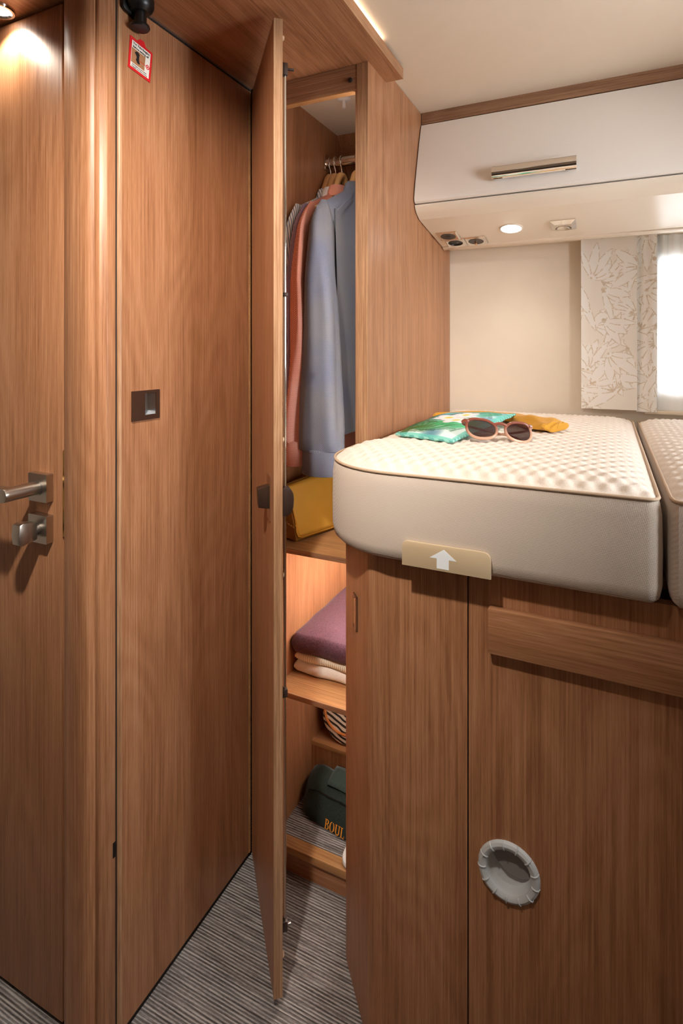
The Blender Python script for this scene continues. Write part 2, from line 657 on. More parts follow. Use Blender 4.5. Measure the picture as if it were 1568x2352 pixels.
# ------------------------------------------------------------------ rounded post between the two doors
post = thing('door_post', 'rounded brown wood-grain post between the two doors', 'post', (-.86, .72, 0))
post['kind'] = 'structure'
pp = catmull([(-0.9085, .745, 0), (-0.9085, .7165, 0), (-0.900, .7085, 0), (-0.880, .7025, 0), (-0.855, .7015, 0), (-0.838, .7050, 0), (-0.829, .7120, 0)], 6)
prism('rounded_front', [(p.x, p.y) for p in pp] + [(-0.829, .745)], 'z', 0, 1.9195, W_V, post, smooth=25)
prism('jamb', [(-.8285, .745), (-.8285, .7145), (-.8215, .7165), (-.8125, .7270), (-.8120, .745)], 'z', 0, 1.9195, W_V, post, 0.0012)
box('shadow_gap', (-0.85, -0.8130), (.7452, .7490), (0.0, 1.9195), DARK, post)
box('catch', (-.8119, -.8108), (.7385, .7445), (.343, .370), BLACK, post)['label'] = 'small black catch low in the gap'

# ------------------------------------------------------------------ big flush door with the pull, side of the aisle
d2 = thing('door_2', 'brown wood-grain door with square flush pull and red tag', 'door', (-.82, .95, 0))
d2['kind'] = 'structure'
PX = -0.807
hy0, hy1, hz0, hz1 = .808, .841, 1.140, 1.186
LY0, LY1, LZ0, LZ1 = .7545, 1.158, 0.014, 1.9125
leaf = boxes('leaf', [((PX - .03, PX), (LY0, hy0), (LZ0, LZ1)), ((PX - .03, PX), (hy1, LY1), (LZ0, LZ1)),
                      ((PX - .03, PX), (hy0, hy1), (LZ0, hz0)), ((PX - .03, PX), (hy0, hy1), (hz1, LZ1))], W_V, d2)
prism('edge_band', [(PX - .03, .7485)] + [(PX - .006 + .006 * math.sin(a), .7545 - .006 * math.cos(a)) for a in np.linspace(0, PI / 2, 7)] + [(PX - .03, .7545)], 'z', LZ0, LZ1, W_EDGE, d2, smooth=30)
box('edge_strip', (PX - .02, PX + .0012), (1.1582, 1.1642), (LZ0, LZ1), W_SILL, d2)
box('bottom_gap', (PX - .03, PX - .004), (.7485, 1.163), (0, .014), DARK, d2)
box('top_seal', (PX - .03, PX + .0012), (.7485, 1.166), (1.9125, 1.9155), DARK, d2)
box('top_rail', (PX - .03, PX + .0022), (.7485, 1.166), (1.9155, 1.9200), STEEL, d2)['label'] = 'thin grey rail along the door top'
fp = boxes('flush_pull', [((PX, PX + .0022), (.777, hy0 + .002), (1.1325, 1.1895)), ((PX, PX + .0022), (hy1 - .002, .849), (1.1325, 1.1895)),
                          ((PX, PX + .0022), (hy0 + .002, hy1 - .002), (1.1325, hz0 + .002)), ((PX, PX + .0022), (hy0 + .002, hy1 - .002), (hz1 - .002, 1.1895))], BRONZE, d2)
fp['label'] = 'square dark metallic flush pull'
box('recess_back', (PX - .022, PX - .020), (hy0, hy1), (hz0, hz1), STEEL, fp)
box('recess_side', (PX - .020, PX), (hy1 - .0012, hy1), (hz0, hz1), CHROME, fp)
box('recess_side', (PX - .020, PX), (hy0, hy0 + .0012), (hz0, hz1), CHROME, fp)
prism('finger_ledge', [(PX - .020, hz0), (PX + .0015, hz0), (PX + .0015, hz0 + .0015), (PX - .020, hz0 + .008)], 'y', hy0, hy1, plain('bright_ledge', (214, 222, 232), .25, .5), fp)

# black plunger lock under the soffit
pl = thing('plunger_lock', 'black plastic plunger lock below the soffit', 'lock', (-.79, .78, 1.87))
body = [(.7505, 1.920), (.7505, 1.9000)] + [(.7505 + .026 * (1 - math.cos(a)) * .5, 1.9000 - .008 * math.sin(a)) for a in np.linspace(.3, PI / 2, 4)] + [(.797, 1.8870), (.8085, 1.8950), (.8090, 1.920)]
prism('bracket', body, 'x', PX + .0005, PX + .0085, BLACK, pl, 0.0015)
lathe('collar', [(0, .052), (.0255, .052), (.0255, .040), (.0225, .034), (.0165, .028), (0, .028)], BLACK, pl, Matrix.Translation((-.788, .7800, 1.8680)))
lathe('plunger', [(0, .040), (.0105, .040), (.0105, .0085), (.0115, .0075), (.0172, .0062), (.0180, .002), (.0165, 0), (0, -.0012)], BLACK, pl, Matrix.Translation((-.788, .7800, 1.8665)))

# red and white instruction tag
tagt = thing('instruction_tag', 'small red-bordered white instruction card under the black lock', 'tag', (PX, .805, 1.80))
TM = Matrix.Translation((PX + .0004, .7735, 1.8565)) @ Matrix.Rotation(math.radians(-7), 4, 'X') @ Matrix(((0, 0, 1, 0), (1, 0, 0, 0), (0, 1, 0, 0), (0, 0, 0, 1)))
TW, TH = .0575, .0615


def flat(name, poly, z0, z1, mat, parent):
    return prism(name, poly, 'z', z0, z1, mat, parent, M=TM)


cardp = flat('card', [(0, 0.0005), (TW, -.0005), (TW + .0005, -TH), (0.002, -TH)], 0, .0010, RED, tagt)
flat('tab', [(.016, -.001), (.024, .0075), (.034, .0080), (.040, -.001)], 0.0001, .0013, RED, tagt)
whp = flat('white_field', [(.0055, -.0055), (TW - .005, -.0055), (TW - .0045, -TH + .005), (.0065, -TH + .005)], .0010, .0012, PAPER, tagt)
flat('picture', [(.0065, -.0195), (.0405, -.0195), (.0405, -.0475), (.0070, -.0475)], .0012, .0013, PHOTO, tagt)
flat('printed_lock', [(.014, -.026), (.017, -.022), (.022, -.021), (.026, -.024), (.0255, -.030), (.026, -.036), (.0285, -.041), (.027, -.043), (.022, -.0425), (.018, -.038), (.0195, -.034), (.019, -.031)], .0013, .0014, INK, tagt)
flat('pointer_line', [(.026, -.0352), (.0435, -.0352), (.0435, -.0362), (.026, -.0362)], .0013, .0014, RED, tagt)
ri = lathe('ring_mark', [(.0030, .0012), (.0030, .0015), (.0046, .0015), (.0046, .0012)], RED, tagt, TM @ Matrix.Translation((.0478, -.0357, 0)), 20, None)
flat('padlock_mark', [(.0462, -.0372), (.0462, -.0350), (.0472, -.0338), (.0484, -.0338), (.0494, -.0350), (.0494, -.0372)], .0012, .0014, RED, tagt)
for txt, yy, sz in (('Vor Fahrtbeginn', -.0115, .0064), ('Before setting off', -.0180, .0057), ('Verriegelung einrasten', -.0515, .0041), ('Engage into the locking', -.0555, .0041)):
    text_mesh(txt, sz, 'lettering', INK, tagt, TM @ Matrix.Translation((.0080 if sz > .005 else .0095, yy, .00145)), 0.00018 if sz > .005 else 0.00006)

# lamp in the soffit in front of the lever door
downlight('soffit_lamp', (-1.052, .684, 1.9198), 3.4, 'round chrome-rimmed lamp in the wooden soffit above the lever door', 126, 0.010, (1, .91, .77), rad=.028)

# ------------------------------------------------------------------ wardrobe
wd = thing('wardrobe', 'tall brown wood-grain wardrobe with its door standing open', 'wardrobe', (-.62, 1.3, 0))
WY = 1.166
SX0, SX1 = -0.516, -0.489
IXL = -0.740
sidep = box('side_panel', (SX0, SX1 - .0), (WY + .0015, 1.890), (0.0, 1.9515), W_V, wd)
box('edge_band', (SX0, SX1), (WY - .001, WY + .0015), (0.0, 1.9195), W_EDGE, sidep)
box('rebate_strip', (SX0 - .006, SX0), (WY + .004, WY + .012), (0.066, 1.862), W_EDGE, sidep)
innerp = box('inner_panel', (-0.800, IXL), (WY + .0015, 1.890), (0.0, 1.9195), W_V, wd)
box('edge_band', (-0.800, IXL), (WY - .001, WY + .0015), (0.0, 1.9195), W_EDGE, innerp)
hd = box('header', (IXL, SX0), (WY, WY + .018), (1.862, 1.9195), W_EDGEX, wd)
box('header_edge', (IXL, SX0), (WY, WY + .018), (1.8600, 1.862), W_SILL, hd)
lathe('screw_cap', [(0, .0045), (.0035, .0042), (.0052, .0028), (.0055, 0), (0, 0)], BLACK, hd, Matrix.Translation((-.533, WY, 1.886)) @ Matrix.Rotation(PI / 2, 4, 'X'), 16)
box('top_panel', (IXL, SX0), (WY + .018, 1.60), (1.9165, 1.9195), CREAM, wd)
prism('sloping_back', [(1.523, 1.9165), (1.80, 1.56), (1.812, 1.57), (1.539, 1.9165)], 'x', IXL, SX0, W_V, wd)
box('back_panel', (IXL, SX0), (1.800, 1.812), (.06, 1.565), W_V, wd)
box('plinth', (IXL, SX0), (WY + .006, WY + .020), (0, .046), W_X, wd)
box('sill', (IXL, SX0), (WY, WY + .030), (.046, .065), W_SILL, wd, .0012)
box('floor_panel', (IXL, SX0), (WY + .030, 1.800), (.046, .0655), CARPET, wd)
box('step_riser', (IXL, SX0), (1.362, 1.376), (.0655, .176), W_V, wd)
stp = box('step_top', (IXL, SX0), (1.376, 1.800), (.170, .186), W_X, wd)
box('step_edge', (IXL, SX0), (1.360, 1.376), (.176, .187), W_SILL, stp)
for z0, z1 in ((.773, .7845), (.4215, .4335)):
    sh = box('shelf', (IXL, SX0), (WY + .006, 1.800), (z0, z1), W_SHELF, wd)
    box('shelf_edge', (IXL, SX0), (WY + .004, WY + .006), (z0, z1), W_EDGEX, sh)
# light strips: under both shelves beside the inner panel, and upright behind the front edge of the side panel
for nm, X, Y, Z, st in (('shelf_light', (-.534, -.522), (1.19, 1.62), (.7697, .7727), 190.0), ('shelf_light', (-.534, -.522), (1.19, 1.36), (.4182, .4212), 45.0),
                        ('upright_light', (-.5195, -.5162), (1.184, 1.192), (.83, 1.85), 23.0)):
    box(nm, X, Y, Z, emit(nm, LEDW, st), wd)['label'] = 'slim glowing light strip'
# pin-shaped white sensor lamp on the wardrobe ceiling
lathe('sensor', [(0, 0), (.0165, 0), (.0165, -.004), (.012, -.006), (.0042, -.007), (.0042, -.026), (0, -.027)], WHITEP, wd, Matrix.Translation((-.613, 1.302, 1.9165)), 20)['label'] = 'white pin-shaped sensor'
# hanging rail
RY, RZ = 1.450, 1.808
tube('hanging_rail', [(IXL, RY, RZ), (SX0, RY, RZ)], .0135, CHROME, wd, 20)
prism('rail_bracket', rrect(RY - .020, RY + .020, RZ - .022, RZ + .024, .006), 'x', IXL, IXL + .006, CHROME, wd, .001)

# open wardrobe door, hinged at the inner panel
HP = Vector((-0.7985, 1.1580, 0))
FP = Vector((-0.5785, 0.9120, 0))
dv = (FP - HP)
DL = dv.length
ang = math.atan2(dv.y, dv.x)
DM = Matrix.Translation(HP) @ Matrix.Rotation(ang, 4, 'Z')   # local x: hinge -> free edge, local y>0: inner face side
dz0, dz1 = .020, 1.905
TK = .0175
wdoor = box('door', (0, DL - .0015), (0, TK), (dz0, dz1), W_V, wd, M=DM)
wdoor['label'] = 'open wood-grain door seen nearly edge-on'
box('edge_band', (DL - .0015, DL), (0, TK), (dz0, dz1), W_EDGE, wdoor, M=DM)
RX = DL - .020
bmr = bmesh.new()
add_tube(bmr, [DM @ Vector((RX, TK + .0075, .150)), DM @ Vector((RX, TK + .0075, 1.805))], .0034, 12)
finish('lock_rod', bm_mesh(bmr, 'lock_rod'), CHROME, wdoor, 40)
for zz, hh in ((1.805, .024), (1.372, .008), (.588, .016), (.130, .020)):
    box('rod_guide', (RX - .008, RX + .008), (TK, TK + .0125), (zz, zz + hh), BROWNP, wdoor, .0015, DM)
box('rod_hook', (RX - .003, RX + .003), (TK + .004, TK + .026), (1.818, 1.822), BROWNP, wdoor, .0008, DM)
box('rod_hook', (RX - .003, RX + .003), (TK + .004, TK + .020), (.136, .140), STEEL, wdoor, .0008, DM)
for zz in (1.874, 1.093, .830, .092):
    lathe('buffer', [(0, .0045), (.0035, .0045), (.0050, .0030), (.0050, 0), (0, 0)], PEG, wdoor,
          DM @ Matrix.Translation((DL - .010, TK, zz)) @ Matrix.Rotation(-PI / 2, 4, 'X'), 14)
# lock case (rounded, dark brown)
prism('lock_case', [(0, .945), (.010, .944), (.019, .950), (.0225, .962), (.0235, .975), (.0225, .987), (.018, .996), (.009, 1.000), (0, 1.000)], 'x', DL - .040, DL - .004, BROWNP, wdoor, .0025,
      M=DM @ Matrix.Translation((0, TK, 0)))
# pull plate on the outer face
hpz = .972
prism('pull_plate', rrect(DL - .070, DL - .034, -.044, .044, .002, 2), 'z', 0, .0022, CHROME, wdoor, M=DM @ Matrix.Translation((0, 0, hpz)) @ Matrix.Rotation(PI / 2, 4, 'X'))
prism('pull_block', [(-.022, -.020), (-.024, .018), (0, .024), (0, -.024)], 'x', DL - .070, DL - .050, BRONZE, wdoor, .0012, M=DM @ Matrix.Translation((0, 0, hpz)))

# ------------------------------------------------------------------ shirts on hangers
HWOOD = plain('pale_hanger_wood', (206, 158, 104), 0.4, noise=.08)


def ell(cx, cy, z, ax, ay, n=28, ph=0.0, fold=0.0, nf=7, tw=0.0):
    out = []
    for k in range(n):
        a = 2 * PI * k / n
        q = 1 + fold * math.sin(nf * a + ph) + fold * .5 * math.sin((nf * 2 - 3) * a - 1.7 * ph)
        x, y = ax * q * math.cos(a), ay * q * math.sin(a)
        out.append((cx + x * math.cos(tw) - y * math.sin(tw), cy + x * math.sin(tw) + y * math.cos(tw), z))
    return out


def hanger(x, label, zt=1.762):
    h = thing('clothes_hanger', label, 'hanger', (x, RY, 1.62), 'wooden hangers on the wardrobe rail')
    half_pts = [(.185, .136), (.150, .120), (.110, .100), (.070, .078), (.038, .036), (.018, .008)]
    pts = catmull([(x, RY - a, zt - d) for a, d in half_pts] + [(x, RY, zt)] + [(x, RY + a, zt - d) for a, d in half_pts[::-1]], 4)
    bm = bmesh.new()
    add_tube(bm, pts, [.0055 + .0055 * math.sin(PI * i / (len(pts) - 1)) ** 4 for i in range(len(pts))], 10)
    finish('bar', bm_mesh(bm, 'bar'), HWOOD, h, 40)
    r = .0156
    hk = [(x, RY, zt), (x, RY - .001, zt + .018), (x, RY - .010, zt + .030), (x, RY - .0145, zt + .040)]
    hk += [(x, RY + (r + .0005) * math.cos(a), RZ + (r + .0005) * math.sin(a)) for a in np.linspace(PI * 1.02, -PI * .12, 11)]
    bm = bmesh.new()
    add_tube(bm, hk, .0021, 8)
    finish('hook', bm_mesh(bm, 'hook'), CHROME, h, 50)
    return h


def shirt(x, label, mat, half=.205, sleeve=None, hem=1.0, collar_mat=None, zc=1.735, bx=.012, seed=0, cuff_mat=None):
    s = thing('shirt', label, 'shirt', (x, RY, hem), 'shirts on the wardrobe rail')
    rings = []
    rr = random.Random(seed)
    zs = [hem, hem + .004, hem + .10, hem + .25, 1.42, 1.52, 1.585, 1.622, 1.640, 1.656, 1.672, 1.688, zc - .006]
    for i, z in enumerate(zs):
        t = (z - 1.63) / (zc - 1.63)
        hy = half if t < 0 else half * (1 - t) + .050 * t
        if t < 0:
            hy = half - .01 + .012 * math.sin(9 * z + seed)
        ax = bx * (1.0 if t < 0 else (1 - .25 * t)) * (.5 if i == 0 else 1)
        rings.append(ell(x + .003 * math.sin(5 * z + seed), RY, z, ax, hy, 40, seed + 3 * z, .10 if t < 0 else .03, 9))
    loft('body', rings, mat, s)
    # collar: open ring standing round the neck
    cm = collar_mat or mat
    prof = [(1.00, -.004), (1.06, .010), (1.00, .024), (.94, .030), (1.10, .024), (1.28, .008), (1.34, -.006)]
    crs = []
    for q, dz in prof:
        crs.append([(x + .017 * q * math.cos(a), RY - .010 + .054 * q * math.sin(a), zc + dz - .014 * (1 - math.sin(a)) * .5) for a in np.linspace(0, 2 * PI, 25)[:-1]])
    loft('collar', crs, cm, s, caps=False)
    # shoulder yoke seam
    tube('shoulder_seam', [(x + bx * .55, RY - .075, zc - .022), (x + bx * .9, RY - .12, zc - .048), (x + bx * 1.0, RY - half + .012, zc - .100)], .0012, mat, s, 6)
    # sleeves: near one hangs towards the door, far one towards the back
    for sg, (sx0, sx1, r0, r1, zend, yy) in ((-1, sleeve), (1, (x, x, .014, .02, 1.02, None))):
        y0 = RY + sg * (half - .020)
        ye = yy if yy else RY + sg * (half - .005)
        rs = []
        n = 26
        for i in range(n + 1):
            t = i / n
            z = 1.644 + (zend + .062 - 1.644) * t
            e = min(1, t / .10)
            rx = (r0 * (.35 + .65 * e ** .6)) + (r1 - r0) * t ** .8
            ry = (.012 + .032 * e) + .006 * math.sin(PI * t)
            cx = sx0 + (sx1 - sx0) * t + .003 * math.sin(7 * t + seed)
            cy = y0 + (ye - y0) * min(1, t * 3) ** .8
            rs.append(ell(cx, cy, z, rx, ry, 40, seed * 2 + 1.4 * math.sin(4 * t + seed), .060 + .050 * t, 4, .25 * math.sin(3 * t)))
        # gather into the cuff
        rs.append(ell(sx1, ye, zend + .058, r1 * .97, .046, 40, seed, .05, 13))
        loft('sleeve', rs, mat, s)
        cz = [(zend + .060, .96), (zend + .056, 1.0), (zend + .030, 1.0), (zend + .002, .98), (zend, .95), (zend + .003, .86), (zend + .05, .84)]
        loft('cuff', [ell(sx1, ye, z, r1 * .97 * k, .046 * k, 40, seed, .02, 3) for z, k in cz], cuff_mat or mat, s, caps=False)
    return s


DENIM = dotted('blue_grey_twill', (66, 84, 120), (142, 137, 132), .0038, .1, (94, 101, 116))
CORAL = dotted('coral_dots', (224, 146, 118), (168, 96, 86), .0046, .30, (230, 164, 144))
MAUVE = stripes('mauve_stripe', (176, 156, 176), (140, 122, 148), .005, .5)
STRIPE = stripes('grey_white_stripe', (232, 228, 222), (132, 144, 164), .0095, .62)
WCOL = plain('white_shirt_collar', (240, 234, 232), .8)
hanger(-.725, 'wooden hanger carrying the grey and white striped shirt', 1.766)
shirt(-.725, 'grey and white striped shirt hanging against the inner wardrobe wall', STRIPE, .212, (-.7255, -.7290, .0085, .009, 1.01, 1.228), 1.02, None, 1.704, .0085, 1.3)
hanger(-.709, 'wooden hanger carrying the mauve shirt with the white collar', 1.766)
shirt(-.709, 'mauve shirt with a white collar between the striped and coral shirts', MAUVE, .206, (-.7040, -.7180, .0095, .010, .99, 1.218), 1.00, WCOL, 1.707, .0085, 2.1)
hanger(-.689, 'wooden hanger carrying the coral dotted shirt', 1.766)
shirt(-.689, 'coral shirt with a tiny dotted pattern', CORAL, .215, (-.6790, -.6950, .012, .033, .985, 1.208), .985, None, 1.711, .0105, 3.7)
hanger(-.640, 'wooden hanger carrying the blue-grey shirt', 1.766)
shirt(-.640, 'blue-grey twill shirt hanging nearest the wardrobe side panel', DENIM, .218, (-.6420, -.6280, .022, .056, .966, 1.212), 1.045, None, 1.714, .0370, 5.2)

# ------------------------------------------------------------------ yellow bag on the upper shelf
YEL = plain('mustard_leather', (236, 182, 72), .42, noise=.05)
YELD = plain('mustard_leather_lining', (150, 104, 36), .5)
zb = .7852
bag = thing('handbag', 'mustard yellow leather flap bag on the upper wardrobe shelf', 'handbag', (-.69, 1.3, zb))


def bagpt(s, t, off=0.0):
    """s along depth 0..1, t up 0..1, on the outer face"""
    a = Vector((-.7050, 1.2150, zb + .003)).lerp(Vector((-.6350, 1.4350, zb + .003)), s)
    b = Vector((-.7300, 1.1950, zb + .142)).lerp(Vector((-.6450, 1.4350, zb + .170)), s)
    p = a.lerp(b, t)
    p.x += .006 * math.sin(PI * t) - off
    return p


outl = []
front = []
for i in range(13):
    s = i / 12
    ring = [bagpt(s, 0.0), bagpt(s, .25), bagpt(s, .5), bagpt(s, .75), bagpt(s, .95), bagpt(s, 1.0) + Vector((-.003, 0, .003))]
    ring += [Vector((min(p.x - .012, max(IXL + .002, p.x - .050)), p.y + .004, p.z - .004)) for p in (bagpt(s, 1.0), bagpt(s, .75), bagpt(s, .4), bagpt(s, .06))]
    front.append(ring)
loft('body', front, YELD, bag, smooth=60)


def flap(u, v):
    # rounded lower corners of the flap
    s = .012 + u * .97
    tmin = .045 + .10 * max(0, 1 - u / .07) ** 2
    t = 1.0 - v * (1.0 - tmin)
    p = bagpt(s, t)
    p.x += .0028
    return p


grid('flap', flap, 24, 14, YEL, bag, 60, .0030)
tube('flap_piping', [bagpt(.012, .30) + Vector((.003, 0, 0)), bagpt(.012, .16) + Vector((.003, 0, 0)), bagpt(.03, .075) + Vector((.003, 0, 0)), bagpt(.08, .045) + Vector((.003, 0, 0)), bagpt(.4, .04) + Vector((.003, 0, 0)), bagpt(.98, .04) + Vector((.003, 0, 0))], .0018, YEL, bag, 6)
bm = bmesh.new()
for k in range(9):
    c = Vector((-.7320 + .0038 * k, 1.2060 - .0012 * math.sin(k), zb + .058 - .0046 * k + .0003 * k * k))
    a = Vector((.0034, 0, -.0026)) * .75
    b2 = Vector((0, .0018, 0)) if k % 2 else Vector((.0012, 0, .0018))
    add_tube(bm, [c + a * math.cos(q) + b2 * math.sin(q) for q in np.linspace(0, 2 * PI, 11)[:-1]], .0006, 6, True)
finish('chain', bm_mesh(bm, 'chain'), plain('gold_chain', (226, 190, 120), .2, 1.0), bag, 50)

# ------------------------------------------------------------------ folded textiles on the middle shelf
PURPLE = fabric('plum_fleece', (72, 46, 58), (94, 64, 76), 420.0, .95, .5, .12)
RIB = stripes('cream_ribbed_knit', (240, 230, 208), (196, 184, 160), .0052, .5, axis='x')
TOWEL = fabric('white_terry', (232, 224, 212), (246, 240, 232), 700.0, .95, .5)


def folded(name, label, cat, x0, x1, y0, y1, z0, z1, mat, seed, layers=2, sag=.006):
    t = thing(name, label, cat, ((x0 + x1) / 2, (y0 + y1) / 2, z0), 'folded textiles on the wardrobe shelf')
    h = (z1 - z0) / layers
    rr = random.Random(seed)
    for k in range(layers):
        zb0, zt = z0 + k * h, z0 + (k + 1) * h - .0006
        dy = rr.uniform(-.003, .003)
        rings = []
        n = 26
        for i in range(n + 1):
            s = i / n
            x = x0 + (x1 - x0) * s
            e = min(1, min(s, 1 - s) / .05)
            q = .40 + .60 * math.sqrt(max(0, 1 - (1 - e) ** 2))
            zm, hh = (zb0 + zt) / 2, (zt - zb0) / 2 * q
            zm = zb0 + (zt - zb0) / 2 + (0 if k == 0 else 0)
            wob = .0025 * math.sin(11 * s + seed + k)
            ring = []
            r = min(hh, .013)
            for a in np.linspace(PI / 2, 3 * PI / 2, 9):       # rounded front fold
                ring.append((x, y0 + dy + wob + r + r * math.cos(a), zm + hh * math.sin(a)))
            for a in np.linspace(-PI / 2, PI / 2, 9):
                ring.append((x, y1 - r + r * math.cos(a), zm + hh * math.sin(a)))
            for m in range(1, 6):                             # soft top
                yy = y1 - r + (y0 + wob + dy + 2 * r - y1) * m / 6
                ring.append((x, yy, zm + hh + (.0016 * math.sin(9 * yy * 5 + 7 * s + seed) if k == layers - 1 else 0)))
            rings.append(ring)
        loft('fold', rings, mat, t, smooth=60)
    return t


folded('towel', 'white towel folded at the bottom of the textile stack', 'towel', -.733, -.545, 1.252, 1.58, .4345, .466, TOWEL, 1, 1)
folded('knit_blanket', 'cream ribbed blanket folded between towel and plum fleece', 'blanket', -.730, -.545, 1.247, 1.58, .4665, .4880, RIB, 2, 1)
folded('fleece_blanket', 'plum fleece blanket folded on top of the textile stack', 'blanket', -.735, -.545, 1.244, 1.60, .4885, .5390, PURPLE, 3, 1)

# ------------------------------------------------------------------ zebra pouch on the low step
ztm = NT('zebra_canvas')
vv = ztm.coords((1, 1, 1), rnd=False, rot=(0, math.radians(-22), 0))
wv = ztm.n('TexWave', _wave_type='BANDS', _bands_direction='Z', Scale=21.0, Distortion=3.4, Detail=1.0, Detail_Scale=1.2)
ztm.l(vv, wv.inputs['Vector'])
ztm.l(ztm.ramp(wv.outputs['Fac'], [(.40, lin(58, 50, 44)), (.46, lin(250, 240, 222))]), ztm.b.inputs['Base Color'])
ztm.b.inputs['Roughness'].default_value = .8
ZEBRA = ztm.m
TAN = plain('tan_leather_trim', (208, 128, 66), .5)
zp = thing('toiletry_pouch', 'zebra-striped drum pouch with tan piping on the low step', 'pouch', (-.645, 1.44, .187))
zcx, zcz = -.6510, .2720


def zsec(y, k):
    out = []
    for i in range(40):
        a = 2 * PI * i / 40
        lo = max(0, -math.sin(a))
        out.append((zcx + (.0600 + .0130 * lo * (1 - lo)) * k * math.cos(a) * (1 + .25 * lo), y, zcz + (.0600 + .0245 * lo) * k * math.sin(a) + .0845 * (1 - k) * -.25 * 0))
    return out


loft('body', [zsec(1.3745, .80), zsec(1.3755, .93), zsec(1.3800, .985), zsec(1.392, 1.0), zsec(1.47, 1.0), zsec(1.51, .96), zsec(1.53, .80)], ZEBRA, zp, smooth=60)
lathe('piping', [(.0500, 0), (.0500, .0030), (.0535, .0055), (.0575, .0030), (.0580, -.004)], TAN, zp, Matrix.Translation((zcx, 1.3755, zcz + .003)) @ Matrix.Rotation(PI / 2, 4, 'X'), 40)

# ------------------------------------------------------------------ dark green bag with lettering on the wardrobe floor
OLIVE = fabric('dark_green_canvas', (30, 38, 34), (44, 54, 48), 500.0, .75, .4)
OLIVE2 = fabric('dark_green_strap', (44, 56, 52), (58, 70, 64), 600.0, .7, .4)
gb = thing('travel_bag', 'dark green canvas bag with orange lettering on the wardrobe floor', 'bag', (-.63, 1.3, .066))
gz = .0660
rings = []
for i in range(25):
    s = i / 24
    x = -.724 + .200 * s
    e = min(1, min(s / .22, (1 - s) / .12))
    q = math.sqrt(max(0.0, 1 - (1 - e) ** 2))
    q = .30 + .70 * q
    y0, y1 = 1.2530, 1.3560
    ym = 1.305
    prof = [(y0 + .006, 0), (y0, .008), (y0 + .008, .030), (y0 + .024, .058), (y0 + .040, .076), (y0 + .058, .084), (y1 - .022, .085), (y1 - .008, .076), (y1, .050), (y1, .010), (y1 - .006, 0)]
    sh = .003 * math.sin(14 * s)
    dyr = .004 - .030 * s
    rings.append([(x, dyr * (1 if yy < 1.34 else .2) + ym + (yy - ym) * (.45 + .55 * q) + (.012 * (1 - q)), gz + (zz + (sh if zz > .02 else 0)) * (.55 + .45 * q)) for yy, zz in prof])
loft('body', rings, OLIVE, gb, smooth=60)


def strapf(u, v):
    s = .36 + .62 * u
    x = -.724 + .200 * s
    y = 1.2905 + .052 * v + (.004 - .030 * s) * (1 - v * .7)
    zz = gz + .0790 + .0095 * math.sin(PI * min(1, v * 1.2 + .1) * .5) + .002 * math.sin(5 * u)
    return (x, y, zz + .002)


grid('top_flap', strapf, 14, 5, OLIVE2, gb, 60, .004)
tube('zip', [(-.700 + .17 * k / 12, 1.2755 + .004 - .030 * (.12 + .85 * k / 12) + .001 * math.sin(k), gz + .0585 + .009 * min(1, k / 2)) for k in range(13)], .0016, BLACK, gb, 6)


def slab_letters(word, h):
    """slab-serif capitals as flat polygons"""
    polys = []
    x = 0.0
    w = .16 * h
    sf = .07 * h

    def rect(a, b, c, d):
        polys.append([(x + a, c), (x + b, c), (x + b, d), (x + a, d)])

    def bowl(cx, cy, rx, ry, a0, a1, wx, wy, n=10):
        for k in range(n):
            t0, t1 = math.radians(a0 + (a1 - a0) * k / n), math.radians(a0 + (a1 - a0) * (k + 1) / n)
            polys.append([(x + cx + rx * math.cos(t0), cy + ry * math.sin(t0)), (x + cx + rx * math.cos(t1), cy + ry * math.sin(t1)),
                          (x + cx + (rx - wx) * math.cos(t1), cy + (ry - wy) * math.sin(t1)), (x + cx + (rx - wx) * math.cos(t0), cy + (ry - wy) * math.sin(t0))])
    for ch in word:
        if ch == 'B':
            rect(.08 * h, .08 * h + w, 0, h)
            rect(0, .35 * h, h - sf, h); rect(0, .35 * h, 0, sf); rect(.1 * h, .38 * h, .49 * h, .55 * h)
            bowl(.34 * h, .76 * h, .27 * h, .24 * h, -90, 90, .15 * h, .06 * h)
            bowl(.36 * h, .26 * h, .32 * h, .26 * h, -90, 90, .16 * h, .06 * h)
            x += .76 * h
        elif ch == 'O':
            bowl(.40 * h, .5 * h, .40 * h, .52 * h, 0, 360, .17 * h, .06 * h, 24)
            x += .88 * h
        elif ch == 'U':
            rect(.08 * h, .08 * h + w, .30 * h, h); rect(.58 * h, .58 * h + w * .8, .30 * h, h)
            rect(-.02 * h, .32 * h, h - sf, h); rect(.48 * h, .80 * h, h - sf, h)
            bowl(.395 * h, .30 * h, .315 * h, .32 * h, 180, 360, .15 * h, .10 * h, 12)
            x += .88 * h
        elif ch == 'L':
            rect(.08 * h, .08 * h + w, 0, h); rect(0, .34 * h, h - sf, h); rect(0, .62 * h, 0, sf); rect(.55 * h, .62 * h, 0, .28 * h)
            x += .76 * h
    return polys


lh = .0203
polys = slab_letters('BOUL', lh)
a0 = Vector((-.6400, 1.2435, gz + .0060))
ex = Vector((1, -.150, 0)).normalized()
ez = Vector((0, .010, .0260)).normalized()
ey = Vector((0, -.0015, 0)) * .6
bm = bmesh.new()
for p in polys:
    bm.faces.new([bm.verts.new(a0 + ex * (q[0] * .92) + ez * q[1] + ey) for q in p])
me = bpy.data.meshes.new('lettering')
bm.to_mesh(me)
bm.free()
finish('lettering', me, plain('orange_thread', (232, 150, 44), .6), gb)

